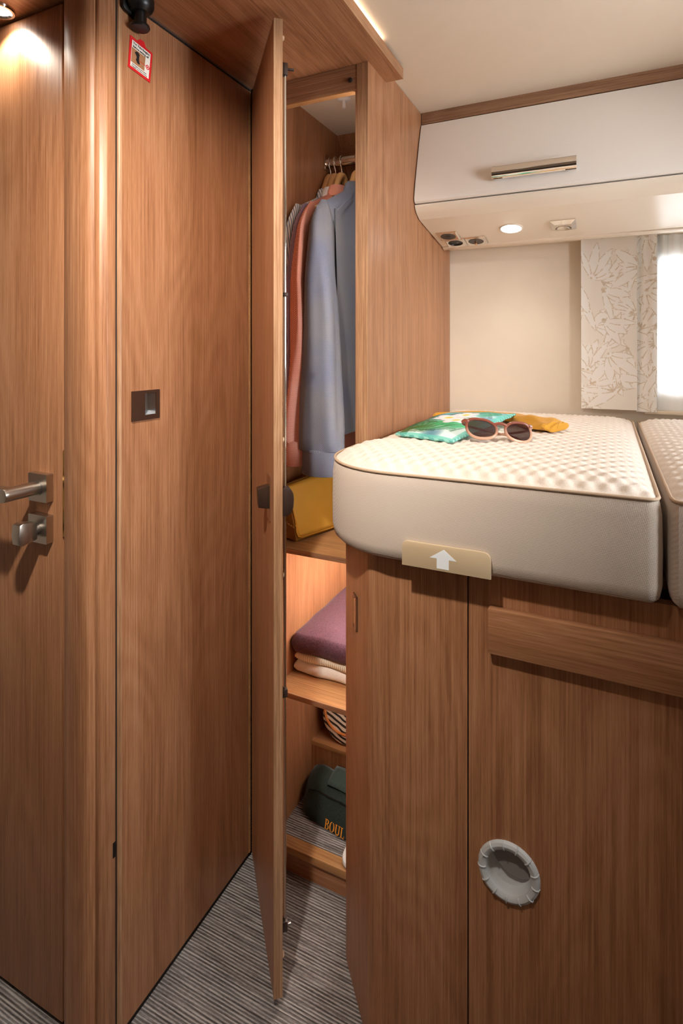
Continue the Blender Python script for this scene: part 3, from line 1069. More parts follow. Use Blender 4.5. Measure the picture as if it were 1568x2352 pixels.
# white slipper tip on the sill
sl = thing('slipper', 'white rubber slipper at the front edge of the wardrobe floor', 'slipper', (-.54, 1.21, .066))
M = Matrix.Translation((-.5450, 1.2150, .0662))
loft('sole', [[(-.5450 + .022 * k * math.cos(a), 1.2080 + .038 * k * math.sin(a), .0662 + z) for a in np.linspace(0, 2 * PI, 25)[:-1]] for z, k in ((0, .94), (.003, 1.0), (.009, 1.0), (.012, .95))], WHITEP, sl)
grid('strap', lambda u, v: (-.5450 - .020 * math.cos(PI * u), 1.212 + .018 * v, .0765 + .020 * math.sin(PI * u)), 14, 4, WHITEP, sl, 60, .003)

# ------------------------------------------------------------------ bed base
BY = .935
bb = thing('bed_base', 'dark wood-grain bed base with rounded corner and grey ring pull', 'bed base', (.1, 1.2, 0))
SEAM = -0.2110
ol = [(-.489, 1.163), (-.4935, 1.120)] + [(-.4975, 1.080), (-.4960, 1.0640), (-.4900, 1.0530)] + [(-.470, 1.029), (-.430, .982), (-.402, .9500)] + [(-.393, .9420), (-.383, .9375), (-.370, BY)]
cp = catmull([(a, b, 0) for a, b in ol], 3)
outer = [(p.x, p.y) for p in cp] + [(SEAM - .0012, BY)]
inner = [(SEAM - .0012, BY + .018), (-.362, BY + .018), (-.380, .960), (-.478, 1.070), (-.470, 1.163)]
prism('corner_panel', outer + inner, 'z', 0.0, .898, W_V, bb, smooth=20)
# front panel with the round opening of the ring pull
RCX, RCZ, RR = -.1450, .4215, .0356
FX1 = XR - .002
Q = .07
bm = bmesh.new()
nseg = 32
for yy in (BY, BY + .018):
    ci = [bm.verts.new((RCX + RR * math.cos(2 * PI * k / nseg + PI / 4), yy, RCZ + RR * math.sin(2 * PI * k / nseg + PI / 4))) for k in range(nseg)]
    sq = []
    for k in range(nseg):
        t = k / nseg * 4
        e, fr = int(t), t - int(t)
        cs = [(1, 1), (-1, 1), (-1, -1), (1, -1), (1, 1)]
        a, b = cs[e], cs[e + 1]
        sx_, sz_ = a[0] + (b[0] - a[0]) * fr, a[1] + (b[1] - a[1]) * fr
        hx = (SEAM + .0012 - RCX) if sx_ < 0 else Q
        sq.append(bm.verts.new((RCX + (abs(hx) * sx_ if sx_ < 0 else Q * sx_), yy, RCZ + Q * sz_)))
    for k in range(nseg):
        l = (k + 1) % nseg
        bm.faces.new([ci[k], ci[l], sq[l], sq[k]] if yy > BY else [ci[l], ci[k], sq[k], sq[l]])
    if yy == BY:
        c0 = ci
    else:
        for k in range(nseg):
            l = (k + 1) % nseg
            bm.faces.new([c0[k], c0[l], ci[l], ci[k]])
x0 = SEAM + .0012
for X, Z in (((x0, RCX + Q), (0, RCZ - Q)), ((x0, RCX + Q), (RCZ + Q, .898)), ((RCX + Q, FX1), (0, .898))):
    add_box(bm, X, (BY, BY + .018), Z)
me = bpy.data.meshes.new('front_panel')
bmesh.ops.recalc_face_normals(bm, faces=bm.faces[:])
bm.to_mesh(me)
bm.free()
fpn = finish('front_panel', me, W_V, bb)
box('seam_filler', (SEAM - .006, SEAM + .006), (BY + .006, BY + .017), (0, .898), DARK, bb)
box('top_board', (-.46, FX1), (1.03, 1.885), (.885, .903), W_X, bb)
box('rail', (-.1755, FX1), (BY - .017, BY), (.776, .8490), W_X, fpn, .0022)
# ring pull
RM = Matrix.Translation((RCX, BY, RCZ)) @ Matrix.Rotation(PI / 2, 4, 'X')
ring = lathe('ring_pull', [(.0345, -.002), (.0350, .003), (.0385, .0062), (.0430, .0070), (.0470, .0050), (.0490, .0005), (.0490, 0), (.0345, -.006)], GREYP, fpn, RM, 48)
ring['label'] = 'round grey plastic recessed pull with ridged rim'
lathe('bowl', [(.0352, .0035), (.0342, -.002), (.0310, -.012), (.022, -.0155), (0, -.0165)], GREYP, ring, RM, 40)
for k in range(13):
    a = 2 * PI * k / 13 + .3
    pts = [(RCX + r * math.cos(a), BY - h, RCZ + r * math.sin(a)) for r, h in ((.0362, .0045), (.0385, .0070), (.0430, .0078), (.0470, .0058), (.0488, .0010))]
    tube('ridge', pts, .0011, GREYP, ring, 6)
# flap inside the upper part of the bowl
fpoly = [(RCX + .0335 * math.cos(a), RCZ + .0335 * math.sin(a)) for a in np.linspace(math.radians(-12), math.radians(150), 16)] + [(RCX - .020, RCZ + .004), (RCX - .004, RCZ - .010), (RCX + .016, RCZ - .0135)]
prism('thumb_flap', fpoly, 'y', BY + .0085, BY + .0115, GREYD, ring)
# little inlaid lock on the chamfered corner
e1 = Vector((.117, -.137, 0)).normalized()
nrm = Vector((-e1.y * -1, -e1.x, 0))
nrm = Vector((e1.y, -e1.x, 0))
if nrm.dot(Vector((-1, -1, 0))) < 0:
    nrm = -nrm
LM = Matrix(((e1.x, 0, nrm.x, -.4460), (e1.y, 0, nrm.y, 1.0010), (0, 1, 0, .754), (0, 0, 0, 1)))
lp = prism('lock_frame', rrect(-.0135, .0135, -.034, .034, .0015, 2), 'z', -.004, .0020, BRONZE, bb, M=LM)
prism('lock_inlay', rrect(-.0085, .0075, -.024, .024, .001, 2), 'z', .0020, .0027, W_SILL, lp, M=LM)
prism('lock_lever', [(.0090, -.030), (.0130, -.030), (.0130, .032), (.0090, .032)], 'z', .0020, .0050, CHROME, lp, M=LM)


# ------------------------------------------------------------------ mattresses
def mattress(name, label, x_l, x_r, corner, seedx=0.0, yfr=.8985):
    yb = 1.862
    t = thing(name, label, 'mattress', ((x_l + x_r) / 2, 1.38, .905), 'bed mattresses')
    R = .168
    xf = x_l if corner else x_l + .004

    def xl(y):
        if not corner:
            return x_l + .010 * max(0, 1 - (y - yfr) / .02) ** 2
        if y < yfr + R:
            d = yfr + R - y
            return -.508 + R - math.sqrt(max(0, R * R - d * d))
        if y < 1.135:
            return -.508
        k = min(1, (y - 1.135) / .030)
        return -.508 + (.508 - .4855) * (k * k * (3 - 2 * k))

    def xr(y):
        return x_r - .012 * max(0, 1 - (y - yfr) / .022) ** 2
    # outline, counter-clockwise from the back left
    ys = list(np.linspace(yb, 1.17, 12)) + list(np.linspace(1.165, yfr + R, 12)) if corner else list(np.linspace(yb, yfr + .03, 16))
    outl = [(xl(y), y) for y in ys]
    if corner:
        outl += [(-.508 + R - R * math.cos(a), yfr + R - R * math.sin(a)) for a in np.linspace(.06, PI / 2, 22)]
    else:
        outl += [(x_l + .003, yfr + .010), (x_l + .010, yfr + .002)]
    xs0 = outl[-1][0]
    outl += [(x, yfr) for x in np.linspace(xs0, x_r - .02, 12)[1:]] + [(x_r - .010, yfr + .0015), (x_r - .003, yfr + .009), (x_r, yfr + .022)]
    outl += [(x_r, y) for y in np.linspace(yfr + .05, yb - .01, 14)] + [(x_r - .008, yb)]
    n = len(outl)
    cx, cy = sum(p[0] for p in outl) / n, sum(p[1] for p in outl) / n

    def off(d):
        res = []
        for i in range(n):
            p0, p1 = Vector(outl[i - 1]), Vector(outl[(i + 1) % n])
            tg = (p1 - p0).normalized()
            nn = Vector((tg.y, -tg.x))
            res.append((outl[i][0] + nn.x * d, outl[i][1] + nn.y * d))
        return res
    rings = []
    for z, d in ((.9050, -.040), (.9045, -.020), (.9075, -.009), (.914, -.002), (.93, .001), (.98, .0015), (1.03, .0005), (1.048, -.0020), (1.0535, -.0045)):
        rings.append([(a, b, z) for a, b in off(d)])
    loft('border', rings, MAT_SIDE, t, smooth=40)
    po = off(-.0035)
    bm = bmesh.new()
    add_tube(bm, [(a, b, 1.0555) for a, b in po], .0026, 8, True)
    finish('piping', bm_mesh(bm, 'piping'), PIPING, t, 50)
    inset = .006

    def top(u, v):
        v2 = v
        y = yfr + inset + (yb - inset - yfr - inset) * v2
        a, b = xl(y) + inset, xr(y) - inset
        if corner and y < yfr + R:
            a = -.508 + R - math.sqrt(max(0, (R - inset) ** 2 - (yfr + R - y) ** 2))
        x = a + (b - a) * u
        d = min(y - yfr - inset, yb - inset - y, x - a, b - x)
        if corner and y < yfr + R and x < -.508 + R:
            d = min(d, R - inset - math.hypot(x - (-.508 + R), y - (yfr + R)))
        d = max(0, d)
        dome = .0215 * (1 - math.exp(-d / .030))
        q = math.cos(2 * PI * (x + seedx) / .0290) * math.cos(2 * PI * y / .0460)
        q = math.copysign(abs(q) ** .75, q)
        dm = min(1, d / .014)
        return (x, y, 1.0545 + dome + .0026 * q * dm)
    nx = int((x_r - x_l) / .0042)
    ny = int((yb - yfr) / .0044)
    grid('quilted_top', top, nx, ny, MAT_TOP, t, 80)
    return t


mattress('mattress', 'beige mattress with rounded corner beside the wardrobe', -.508, .0700, True)
mattress('mattress', 'beige mattress without rounded corner, further from the wardrobe', .0785, .72, False, .007, .8960)

# stop plate with a white arrow
ap = thing('mattress_stop', 'beige metal plate with white arrow holding the mattress edge', 'plate', (-.24, .893, .905))
plo = [(-.3125, .9065), (-.1655, .9065)] + arc(-.1775, .9360, .0120, 0, 90, 6) + arc(-.3025, .9380, .0100, 90, 180, 6)
prism('plate', plo, 'y', .8920, .8965, plain('beige_powder_coat', (206, 182, 148), .4), ap, .0006)
prism('arrow', [(-.2405, .9425), (-.2645, .9265), (-.2525, .9265), (-.2525, .9105), (-.2325, .9105), (-.2325, .9265), (-.2200, .9265)], 'y', .8916, .8920, plain('white_sticker', (240, 244, 248), .45), ap)['label'] = 'white upward arrow'

# ------------------------------------------------------------------ overhead cupboard
oc = thing('overhead_cupboard', 'glossy white overhead cupboard with chrome bar handle', 'cupboard', (.2, 1.7, 1.6))
CX0, CX1 = -.4870, XR - .002
doorp = catmull([(1.5560, 1.9150, 0), (1.5400, 1.8700, 0), (1.5190, 1.8000, 0), (1.5020, 1.7400, 0), (1.4925, 1.7000, 0), (1.4905, 1.6870, 0)], 5)
dp = [(p.x, p.y) for p in doorp] + [(1.4930, 1.6795), (1.4985, 1.6760), (1.5060, 1.6755)]
inn = [(1.5120, 1.6755), (1.5110, 1.6900), (1.5200, 1.7400), (1.5370, 1.8000), (1.5580, 1.8700), (1.5740, 1.9150)]
ocd = prism('door', dp + inn, 'x', CX0 + .001, CX1, GLOSS, oc, smooth=25)
box('carcass', (CX0, CX1), (1.60, 1.890), (1.655, 1.918), CREAM, oc)
box('shadow_gap', (CX0, CX1), (1.575, 1.60), (1.680, 1.9185), DARK, oc)
lowp = [(1.5040, 1.6735)] + [(p.x, p.y) for p in catmull([(1.4985, 1.6720, 0), (1.5000, 1.6650, 0), (1.5120, 1.6530, 0), (1.5400, 1.6390, 0)], 5)]
low = prism('lower_panel', lowp + [(1.7840, 1.6030), (1.7840, 1.6150), (1.5600, 1.6480), (1.5600, 1.6735)], 'x', CX0 + .0005, CX1, LOWER, oc, smooth=12)
prism('lip', [(1.7835, 1.6005), (1.7900, 1.5975), (1.8040, 1.5945), (1.8080, 1.5960), (1.8080, 1.6140), (1.7835, 1.6140)], 'x', CX0 + .0005, CX1, LOWER, low, .001)
box('underside', (CX0 + .0005, CX1), (1.808, 1.890), (1.606, 1.614), CREAM, oc)
# bar handle
hy, hz = 1.4865, 1.7290
hx0, hx1 = -.2720, -.0690
bar = prism('bar_handle', arc(0, 0, .0185, -75, 75, 10)[::1] + arc(0, 0, .0165, 75, -75, 10), 'z', hx0, hx1, CHROME, ocd,
            M=Matrix.Translation((0, hy + .006, hz)) @ Matrix(((0, 0, 1, 0), (-1, 0, 0, 0), (0, 1, 0, 0), (0, 0, 0, 1))), smooth=30)
bar['label'] = 'chrome bar handle'
for a, b in ((hx0 + .0005, hx0 + .026), (hx1 - .026, hx1 - .0005)):
    box('handle_foot', (a, b), (hy - .004, hy + .016), (hz - .0185, hz - .0100), CHROME, bar, .001)

# fittings on the sloping underside
sl_m = (1.6030 - 1.6390) / (1.7840 - 1.5400)
th = math.atan(sl_m)


def under(x, y):
    """local frame on the sloping underside: x along the cupboard, y towards the wall, z down out of the surface"""
    z = 1.6390 + (y - 1.5400) * sl_m
    n = Vector((0, math.sin(th), -math.cos(th)))
    n.normalize()
    ty = Vector((0, math.cos(th), math.sin(th)))
    return Matrix(((1, 0, 0, x), (0, ty.y, n.y, y), (0, ty.z, n.z, z - .0015), (0, 0, 0, 1))) @ Matrix.Rotation(math.radians(3), 4, 'X')


def socket(x, y, label, kind):
    t = thing('wall_socket', label, 'socket', (x, y, 1.61), 'sockets under the overhead cupboard')
    M = under(x, y)
    h = .0315
    bm = bmesh.new()
    # pyramid-edged frame
    lv = []
    for e, z in ((h, 0), (h, .0015), (h - .004, .0050), (.0240, .0030), (.0230, .0005)):
        lv.append([bm.verts.new(p) for p in ([(sx * e, sy * e, z) for sx, sy in ((-1, -1), (1, -1), (1, 1), (-1, 1))] if e > .025 else [(e * math.cos(a), e * math.sin(a), z) for a in (PI * 1.25, PI * 1.75, PI * .25, PI * .75)])])
    for A, B in zip(lv[:2], lv[1:3]):
        for k in range(4):
            l = (k + 1) % 4
            bm.faces.new([A[k], A[l], B[l], B[k]])
    sqr = lv[2]
    ns = 32
    crc = [bm.verts.new((.0232 * math.cos(PI * 1.25 + 2 * PI * k / ns), .0232 * math.sin(PI * 1.25 + 2 * PI * k / ns), .0036)) for k in range(ns)]
    crb = [bm.verts.new((v.co.x, v.co.y, .0006)) for v in crc]
    for k in range(ns):
        l = (k + 1) % ns
        bm.faces.new([crc[k], crc[l], crb[l], crb[k]])
    per = ns // 4
    for e in range(4):
        a, b = sqr[e], sqr[(e + 1) % 4]
        arcv = [crc[(e * per + k) % ns] for k in range(per + 1)]
        bm.faces.new([a, b] + arcv[::-1])
    for v in list(bm.verts):
        if not v.link_faces:
            bm.verts.remove(v)
    bm.transform(M)
    finish('frame', bm_mesh(bm, 'frame'), CHROME, t, 25)
    g = BLACK if kind == 'hole' else plain('anthracite_insert', (70, 64, 60), .45)
    lathe('insert', [(.0230, .0010), (.0225, .0038), (.0215, .0038), (0, .0036)] if kind != 'hole' else [(.0230, .0010), (.0225, .0038), (.0205, .0038), (.0195, .0012), (0, .0010)], g, t, M, 32)
    if kind == 'aerial':
        lathe('pin', [(.0045, .0036), (.0045, .0125), (.0030, .0125), (.0030, .0145), (0, .0145)], plain('gold_pin', (226, 190, 150), .25, 1.0), t, M, 16)
    elif kind == 'blank':
        lathe('centre_hole', [(.0075, .0037), (.0075, .0042), (.0050, .0042), (0, .0040)], BLACK, t, M, 20)
    else:
        lathe('contact', [(.0022, .0011), (.0022, .0030), (0, .0032)], STEEL, t, M @ Matrix.Translation((.005, .0, 0)), 12)
    return t


socket(-.4400, 1.6820, 'chrome-framed socket with flat dark insert, nearest the cupboard door', 'blank')
socket(-.4330, 1.7460, 'chrome-framed socket with a deep black hole, nearest the wardrobe corner', 'hole')
socket(-.3690, 1.7460, 'chrome-framed aerial socket with a gold pin', 'aerial')

# lit spotlight
sp = thing('spotlight', 'small lit round spotlight under the white overhead cupboard', 'lamp', (-.252, 1.668, 1.62))
SM = under(-.2520, 1.6680)
lathe('bezel', [(.0330, -.002), (.0330, .0005), (.0310, .0020), (.0285, .0022), (.0285, .0005)], LOWER, sp, SM, 36)
lathe('lens', [(.0285, .0020), (.020, .0040), (0, .0050)], emit('bright_lens', (1, .95, .88), 30.0), sp, SM, 32)
ld = bpy.data.lights.new('bulb', 'SPOT')
ld.energy = 2.0
ld.color = WARM
ld.spot_size = math.radians(120)
ld.spot_blend = .8
ld.shadow_soft_size = .02
lo = bpy.data.objects.new('bulb', ld)
C.objects.link(lo)
lo.parent = sp
lo.location = (0, .001, -.015)

# square chrome fitting with a half-round opening
ft = thing('push_lock', 'square chrome fitting with half-round opening beside the spotlight', 'fitting', (-.11, 1.668, 1.62))
FM = under(-.1120, 1.6720)
bm = bmesh.new()
h = .033
lv = [[bm.verts.new((sx * e, sy * e, z)) for sx, sy in ((-1, -1), (1, -1), (1, 1), (-1, 1))] for e, z in ((h, 0), (h, .003), (h - .012, .0105))]
for A, B in zip(lv, lv[1:]):
    for k in range(4):
        l = (k + 1) % 4
        bm.faces.new([A[k], A[l], B[l], B[k]])
bm.faces.new(lv[2])
bm.transform(FM)
finish('frame', bm_mesh(bm, 'frame'), CHROME, ft, 20)
hp_ = [(.0215 * math.cos(a), -.010 + .0215 * math.sin(a)) for a in np.linspace(0, PI, 16)]
prism('opening', hp_, 'z', .0080, .0108, plain('dark_chrome', (120, 112, 104), .12, 1.0), ft, M=FM @ Matrix.Rotation(PI, 4, 'Z'))
lathe('wheel', [(0, .0128), (.012, .0122), (.0165, .0108), (.0175, .0080)], CHROME, ft, FM @ Matrix.Translation((0, .006, 0)), 28)

# ------------------------------------------------------------------ window, curtains
win = thing('window_1', 'bright window behind the white sheer curtain', 'window', (.475, 1.92, 1.13))
win['kind'] = 'structure'
fr = .014
boxes('frame', [((WX0, WX0 + fr), (1.898, 1.935), (WZ0, WZ1)), ((WX1 - fr, WX1), (1.898, 1.935), (WZ0, WZ1)),
                ((WX0 + fr, WX1 - fr), (1.898, 1.935), (WZ0, WZ0 + fr)), ((WX0 + fr, WX1 - fr), (1.898, 1.935), (WZ1 - fr, WZ1))], WHITEP, win)
gl = NT('window_acrylic')
gt = gl.n('BsdfTransparent')
gt.inputs['Color'].default_value = (.95, .96, .97, 1)
gg = gl.n('BsdfGlossy')
gg.inputs['Roughness'].default_value = .02
gf = gl.n('Fresnel')
gf.inputs['IOR'].default_value = 1.45
gm = gl.n('MixShader')
gl.l(gf.outputs[0], gm.inputs[0])
gl.l(gt.outputs[0], gm.inputs[1])
gl.l(gg.outputs[0], gm.inputs[2])
gl.l(gm.outputs[0], gl.t.nodes['Material Output'].inputs['Surface'])
box('pane', (WX0 + fr, WX1 - fr), (1.915, 1.918), (WZ0 + fr, WZ1 - fr), gl.m, win)
w2 = thing('window_2', 'wide side window above the bed', 'window', (XR, (VY0 + VY1) / 2, VZ0))
w2['kind'] = 'structure'
boxes('frame', [((XR + .006, XR + .043), (VY0, VY0 + fr), (VZ0, VZ1)), ((XR + .006, XR + .043), (VY1 - fr, VY1), (VZ0, VZ1)),
                ((XR + .006, XR + .043), (VY0 + fr, VY1 - fr), (VZ0, VZ0 + fr)), ((XR + .006, XR + .043), (VY0 + fr, VY1 - fr), (VZ1 - fr, VZ1))], WHITEP, w2)
box('pane', (XR + .023, XR + .026), (VY0 + fr, VY1 - fr), (VZ0 + fr, VZ1 - fr), gl.m, w2)
box('window_sill', (.098, .86), (1.874, 1.8918), (1.0785, 1.0885), CREAM, win, .002)

ct = NT('leaf_print_curtain')
cat_ = ct.n('Attribute', _attribute_name='print')
nb = ct.n('TexNoise', Scale=900.0, Detail=1.0)
ct.l(ct.coords((1, 1, .3), rnd=False), nb.inputs['Vector'])
ct.l(cat_.outputs['Color'], ct.b.inputs['Base Color'])
ct.bump(nb.outputs['Fac'], .15, .0006)
ct.b.inputs['Roughness'].default_value = .75
ct.b.inputs['Specular IOR Level'].default_value = .2
LEAF = ct.m


def leaf_print(X, Z, seed):
    """woven print: fans of pointed leaves with broken beige outlines, in cloth coordinates"""
    rg = np.random.RandomState(seed)
    ground, fill, line = (np.array(lin(*c)[:3]) for c in ((243, 237, 229), (248, 245, 241), (214, 198, 177)))
    col = np.tile(ground, (len(X), 1))
    hatch = (np.sin(X * 2 * PI / .0042 + 3 * np.sin(Z * 90)) * np.sin(Z * 2 * PI / .0030)) > -.55
    for k in range(30):
        bx, bz = rg.uniform(X.min() - .02, X.max() + .02), rg.uniform(Z.min() - .02, Z.max() + .02)
        a0, nl_ = rg.uniform(0, 2 * PI), rg.randint(3, 6)
        for j in range(nl_):
            a = a0 + (j - nl_ / 2) * rg.uniform(.36, .55)
            L, Wd = rg.uniform(.055, .120), rg.uniform(.0075, .0150)
            dx, dz = X - bx, Z - bz
            s_ = dx * math.cos(a) + dz * math.sin(a)
            t_ = -dx * math.sin(a) + dz * math.cos(a)
            on = (s_ > 0) & (s_ < L)
            wv = Wd * np.sin(PI * np.clip(s_ / L, 0, 1)) ** .8
            d = np.abs(t_) - wv
            col[on & (d < 0)] = fill
            edge = on & (np.abs(d) < .0011 + .0012 * (s_ < .18 * L)) & hatch & (np.sin(s_ * 160 + k) > -.75)
            col[edge] = line
        blot = (np.hypot(X - bx, (Z - bz) * .8) < rg.uniform(.002, .006)) & hatch
        col[blot] = line
    return col


def curtain(label, x0, x1, y, z0, z1, dxb=0.0, wave=.0015, seed=1):
    nu, nv = int((x1 - x0) / .0012), int((z1 - z0) / .0014)
    o = grid('curtain', lambda u, v: (x0 + (x1 - x0) * u + dxb * v, y + wave * math.sin(5 * u + 2 * v) + .001 * math.sin(14 * u), z1 + (z0 - z1) * v), nu, nv, LEAF, None, 60, .0028)
    me = o.data
    co = np.empty(len(me.vertices) * 3)
    me.vertices.foreach_get('co', co)
    co = co.reshape(-1, 3)
    at = me.color_attributes.new('print', 'FLOAT_COLOR', 'POINT')
    at.data.foreach_set('color', np.c_[leaf_print(co[:, 0], co[:, 2], seed), np.ones(len(co))].ravel())
    tag(o, label, 'curtain', 'leaf print curtain panels')
    return o


curtain('wide cream curtain panel with beige leaf print', -.0745, .0775, 1.8630, 1.0885, 1.6100, .001)
curtain('narrow cream leaf-print curtain panel next to the sheer', .0760, .1295, 1.8690, 1.0845, 1.6100, 0, .002, 5)
sh = NT('sheer_voile')
tr = sh.n('BsdfTranslucent')
tr.inputs['Color'].default_value = (.92, .92, .92, 1)
tp = sh.n('BsdfTransparent')
mx1 = sh.n('MixShader')
mx1.inputs[0].default_value = .20
mx2 = sh.n('MixShader')
mx2.inputs[0].default_value = .05
sh.b.inputs['Base Color'].default_value = (.97, .97, .97, 1)
sh.b.inputs['Roughness'].default_value = .9
sh.l(sh.b.outputs[0], mx1.inputs[1])
sh.l(tr.outputs[0], mx1.inputs[2])
sh.l(mx1.outputs[0], mx2.inputs[1])
sh.l(tp.outputs[0], mx2.inputs[2])
sh.l(mx2.outputs[0], sh.t.nodes['Material Output'].inputs['Surface'])


def sheerf(u, v):
    x = .1180 + .76 * u
    a = .0065 * (1 - .55 * v)
    return (x + .004 * math.sin(60 * u + 3 * v), 1.8810 + a * math.sin(130 * u + 1.5 * math.sin(9 * u)) * (1 - .3 * v), 1.6035 + (1.0905 - 1.6035) * v)


tag(grid('sheer_curtain', sheerf, 260, 14, sh.m, None, 80), 'gathered white sheer curtain in front of the window', 'curtain')

# ------------------------------------------------------------------ things on the bed
ZT = 1.0775


# tropical print pouch
def print_col(u, v):
    x, y = u * 1.55, v
    r = random.Random(int(u * 400) * 131 + int(v * 300))

    def mix(a, b, t):
        t = max(0, min(1, t))
        return tuple(a[i] + (b[i] - a[i]) * t for i in range(3))
    c = (218, 238, 236)
    # fan palm fronds
    for (px, py, a0, a1, rad, col, nray) in ((.10, .62, -1.3, 1.3, .50, (30, 150, 80), 18), (.30, .22, -.9, 1.5, .46, (44, 172, 96), 19), (1.02, .98, -2.8, -.4, .66, (64, 150, 158), 15),
                                             (.55, .02, .1, 2.8, .40, (60, 180, 118), 13), (1.50, .36, 1.5, 4.6, .58, (88, 172, 178), 13), (.05, 1.0, -1.5, .3, .60, (58, 96, 40), 11),
                                             (1.30, .05, .6, 2.9, .42, (48, 160, 120), 12), (.62, .98, -2.9, -1.2, .40, (40, 110, 72), 10)):
        dx, dy = x - px, y - py
        d = math.hypot(dx, dy)
        a = math.atan2(dy, dx)
        if a < a0 - .6:
            a += 2 * PI
        if a0 < a < a1 and d < rad:
            s_ = math.sin(nray * a + 2 * d)
            k = (.5 + .5 * s_) ** .6 * (1 - (d / rad) ** 4)
            c = mix(c, col, k * 1.05)
            if s_ < -.80:
                c = mix(c, tuple(q * .5 for q in col), .45)
    k = math.sin(5 * x + 3 * y) * math.sin(4 * y - 2 * x)
    if k > .62:
        c = mix(c, (48, 110, 136), (k - .62) * 1.9)
    if v > .82 and u < .8:
        k2 = math.sin(17 * x + 6 * y) * .5 + .5
        c = mix(c, (74, 96, 36) if k2 > .55 else (36, 98, 78), .7)
    # plumeria flowers
    for fx, fy, fr_ in ((.80, .56, .23), (.62, .36, .21), (.98, .40, .17)):
        dx, dy = x - fx, y - fy
        d = math.hypot(dx, dy)
        a = math.atan2(dy, dx)
        rr_ = fr_ * (.62 + .38 * abs(math.cos(2.5 * a + fx * 9)))
        if d < rr_:
            c = mix((250, 248, 246), (236, 222, 232), (d / rr_) ** 4)
            if d < fr_ * .30:
                c = mix((244, 190, 40), (250, 236, 170), d / (fr_ * .30))
    # teal hem
    if v < .05 or v > .965 or u < .03 or u > .97:
        c = mix(c, (96, 200, 180), .7)
    return lin(*c)


pm = NT('tropical_print')
at = pm.n('Attribute', _attribute_name='print')
pm.l(at.outputs['Color'], pm.b.inputs['Base Color'])
pm.b.inputs['Roughness'].default_value = .55
CL, CF, CR_, CB = Vector((-.4230, 1.1700, ZT + .003)), Vector((-.2860, 1.1240, ZT + .003)), Vector((-.2120, 1.4650, ZT + .026)), Vector((-.3950, 1.4150, ZT + .018))
pch = thing('fabric_pouch', 'flat fabric pouch with tropical green leaf and white flower print', 'pouch', (-.32, 1.3, ZT))


def pq(u, v):
    return CL.lerp(CF, v).lerp(CB.lerp(CR_, v), u)


def p_top(u, v):
    e = min(u, 1 - u) * 3.3
    g = min(v, 1 - v) * 1.9
    b = math.sqrt(max(0, min(1, e))) * math.sqrt(max(0, min(1, g * 2)))
    p = pq(u, v)
    p.z += .0006 + .019 * b + .0018 * math.sin(9 * u) * b
    if u < .001:
        p.z += .0012 * math.sin(40 * v)
    return p


def p_bot(u, v):
    e = min(u, 1 - u) * 3.3
    g = min(v, 1 - v) * 1.9
    p = pq(u, v)
    b = math.sqrt(max(0, min(1, e))) * math.sqrt(max(0, min(1, g * 2)))
    p.z -= .0004 + .002 * b
    return p


grid('top_cloth', p_top, 150, 100, pm.m, pch, 80, col=lambda u, v: print_col(u, 1 - v))
grid('bottom_cloth', p_bot, 20, 14, plain('teal_lining', (120, 206, 190), .7), pch, 80)
per = [pq(k / 20, 0) for k in range(20)] + [pq(1, k / 14) for k in range(14)] + [pq(1 - k / 20, 1) for k in range(20)] + [pq(0, 1 - k / 14) for k in range(14)]
bm = bmesh.new()
add_tube(bm, [p + Vector((0, 0, .0006 * math.sin(1.7 * i))) for i, p in enumerate(per)], [.0026 + .0007 * math.sin(2.3 * i) for i in range(len(per))], 8, True)
hemm = stripes('teal_hem', (150, 214, 200), (104, 178, 170), .016, .5, .6, 'x')
finish('hem', bm_mesh(bm, 'hem'), hemm, pch, 60)

# mustard scarf behind the pouch
MUST = fabric('mustard_cotton', (204, 144, 44), (222, 164, 62), 900.0, .85, .1)
scf = thing('scarf', 'crumpled mustard yellow cloth behind the tropical pouch', 'scarf', (-.25, 1.45, ZT))
path = catmull([(-.430, 1.508, 0), (-.405, 1.506, 0), (-.33, 1.520, 0), (-.25, 1.520, 0), (-.195, 1.475, 0), (-.165, 1.425, 0), (-.135, 1.395, 0), (-.112, 1.378, 0), (-.104, 1.372, 0)], 7)
rings = []
n = len(path)
for i, p in enumerate(path):
    s = i / (n - 1)
    t = (path[min(i + 1, n - 1)] - path[max(i - 1, 0)]).normalized()
    nn = Vector((-t.y, t.x, 0))
    e = min(1, min(s / .05, (1 - s) / .07))
    e = math.sqrt(max(.02, 1 - (1 - e) ** 2))
    wd_ = (.020 + .018 * s) * e
    hh = (.010 + .0100 * min(1, s * 1.6)) * (.35 + .65 * e)
    if s > .86:
        hh *= 1 - .12 * math.sin((s - .86) / .14 * PI)
    ring = []
    for k in range(22):
        a = 2 * PI * k / 22
        q = 1 + .16 * math.sin(3 * a + 14 * s) + .08 * math.sin(5 * a - 21 * s)
        zz = math.sin(a)
        zz = zz if zz > 0 else zz * .35
        ring.append((p.x + nn.x * wd_ * q * math.cos(a), p.y + nn.y * wd_ * q * math.cos(a), ZT + .0062 + hh * zz * q + (hh * .35 - .003) * .6))
    rings.append(ring)
loft('cloth', rings, MUST, scf, smooth=60)
q = path[int(n * .90)]
tube('tie', [(q.x + .012 + .006 * math.cos(a), q.y + .030 * math.cos(a), ZT + .012 + .0125 * math.sin(a)) for a in np.linspace(.2, PI - .2, 9)], .0014, MUST, scf, 6)

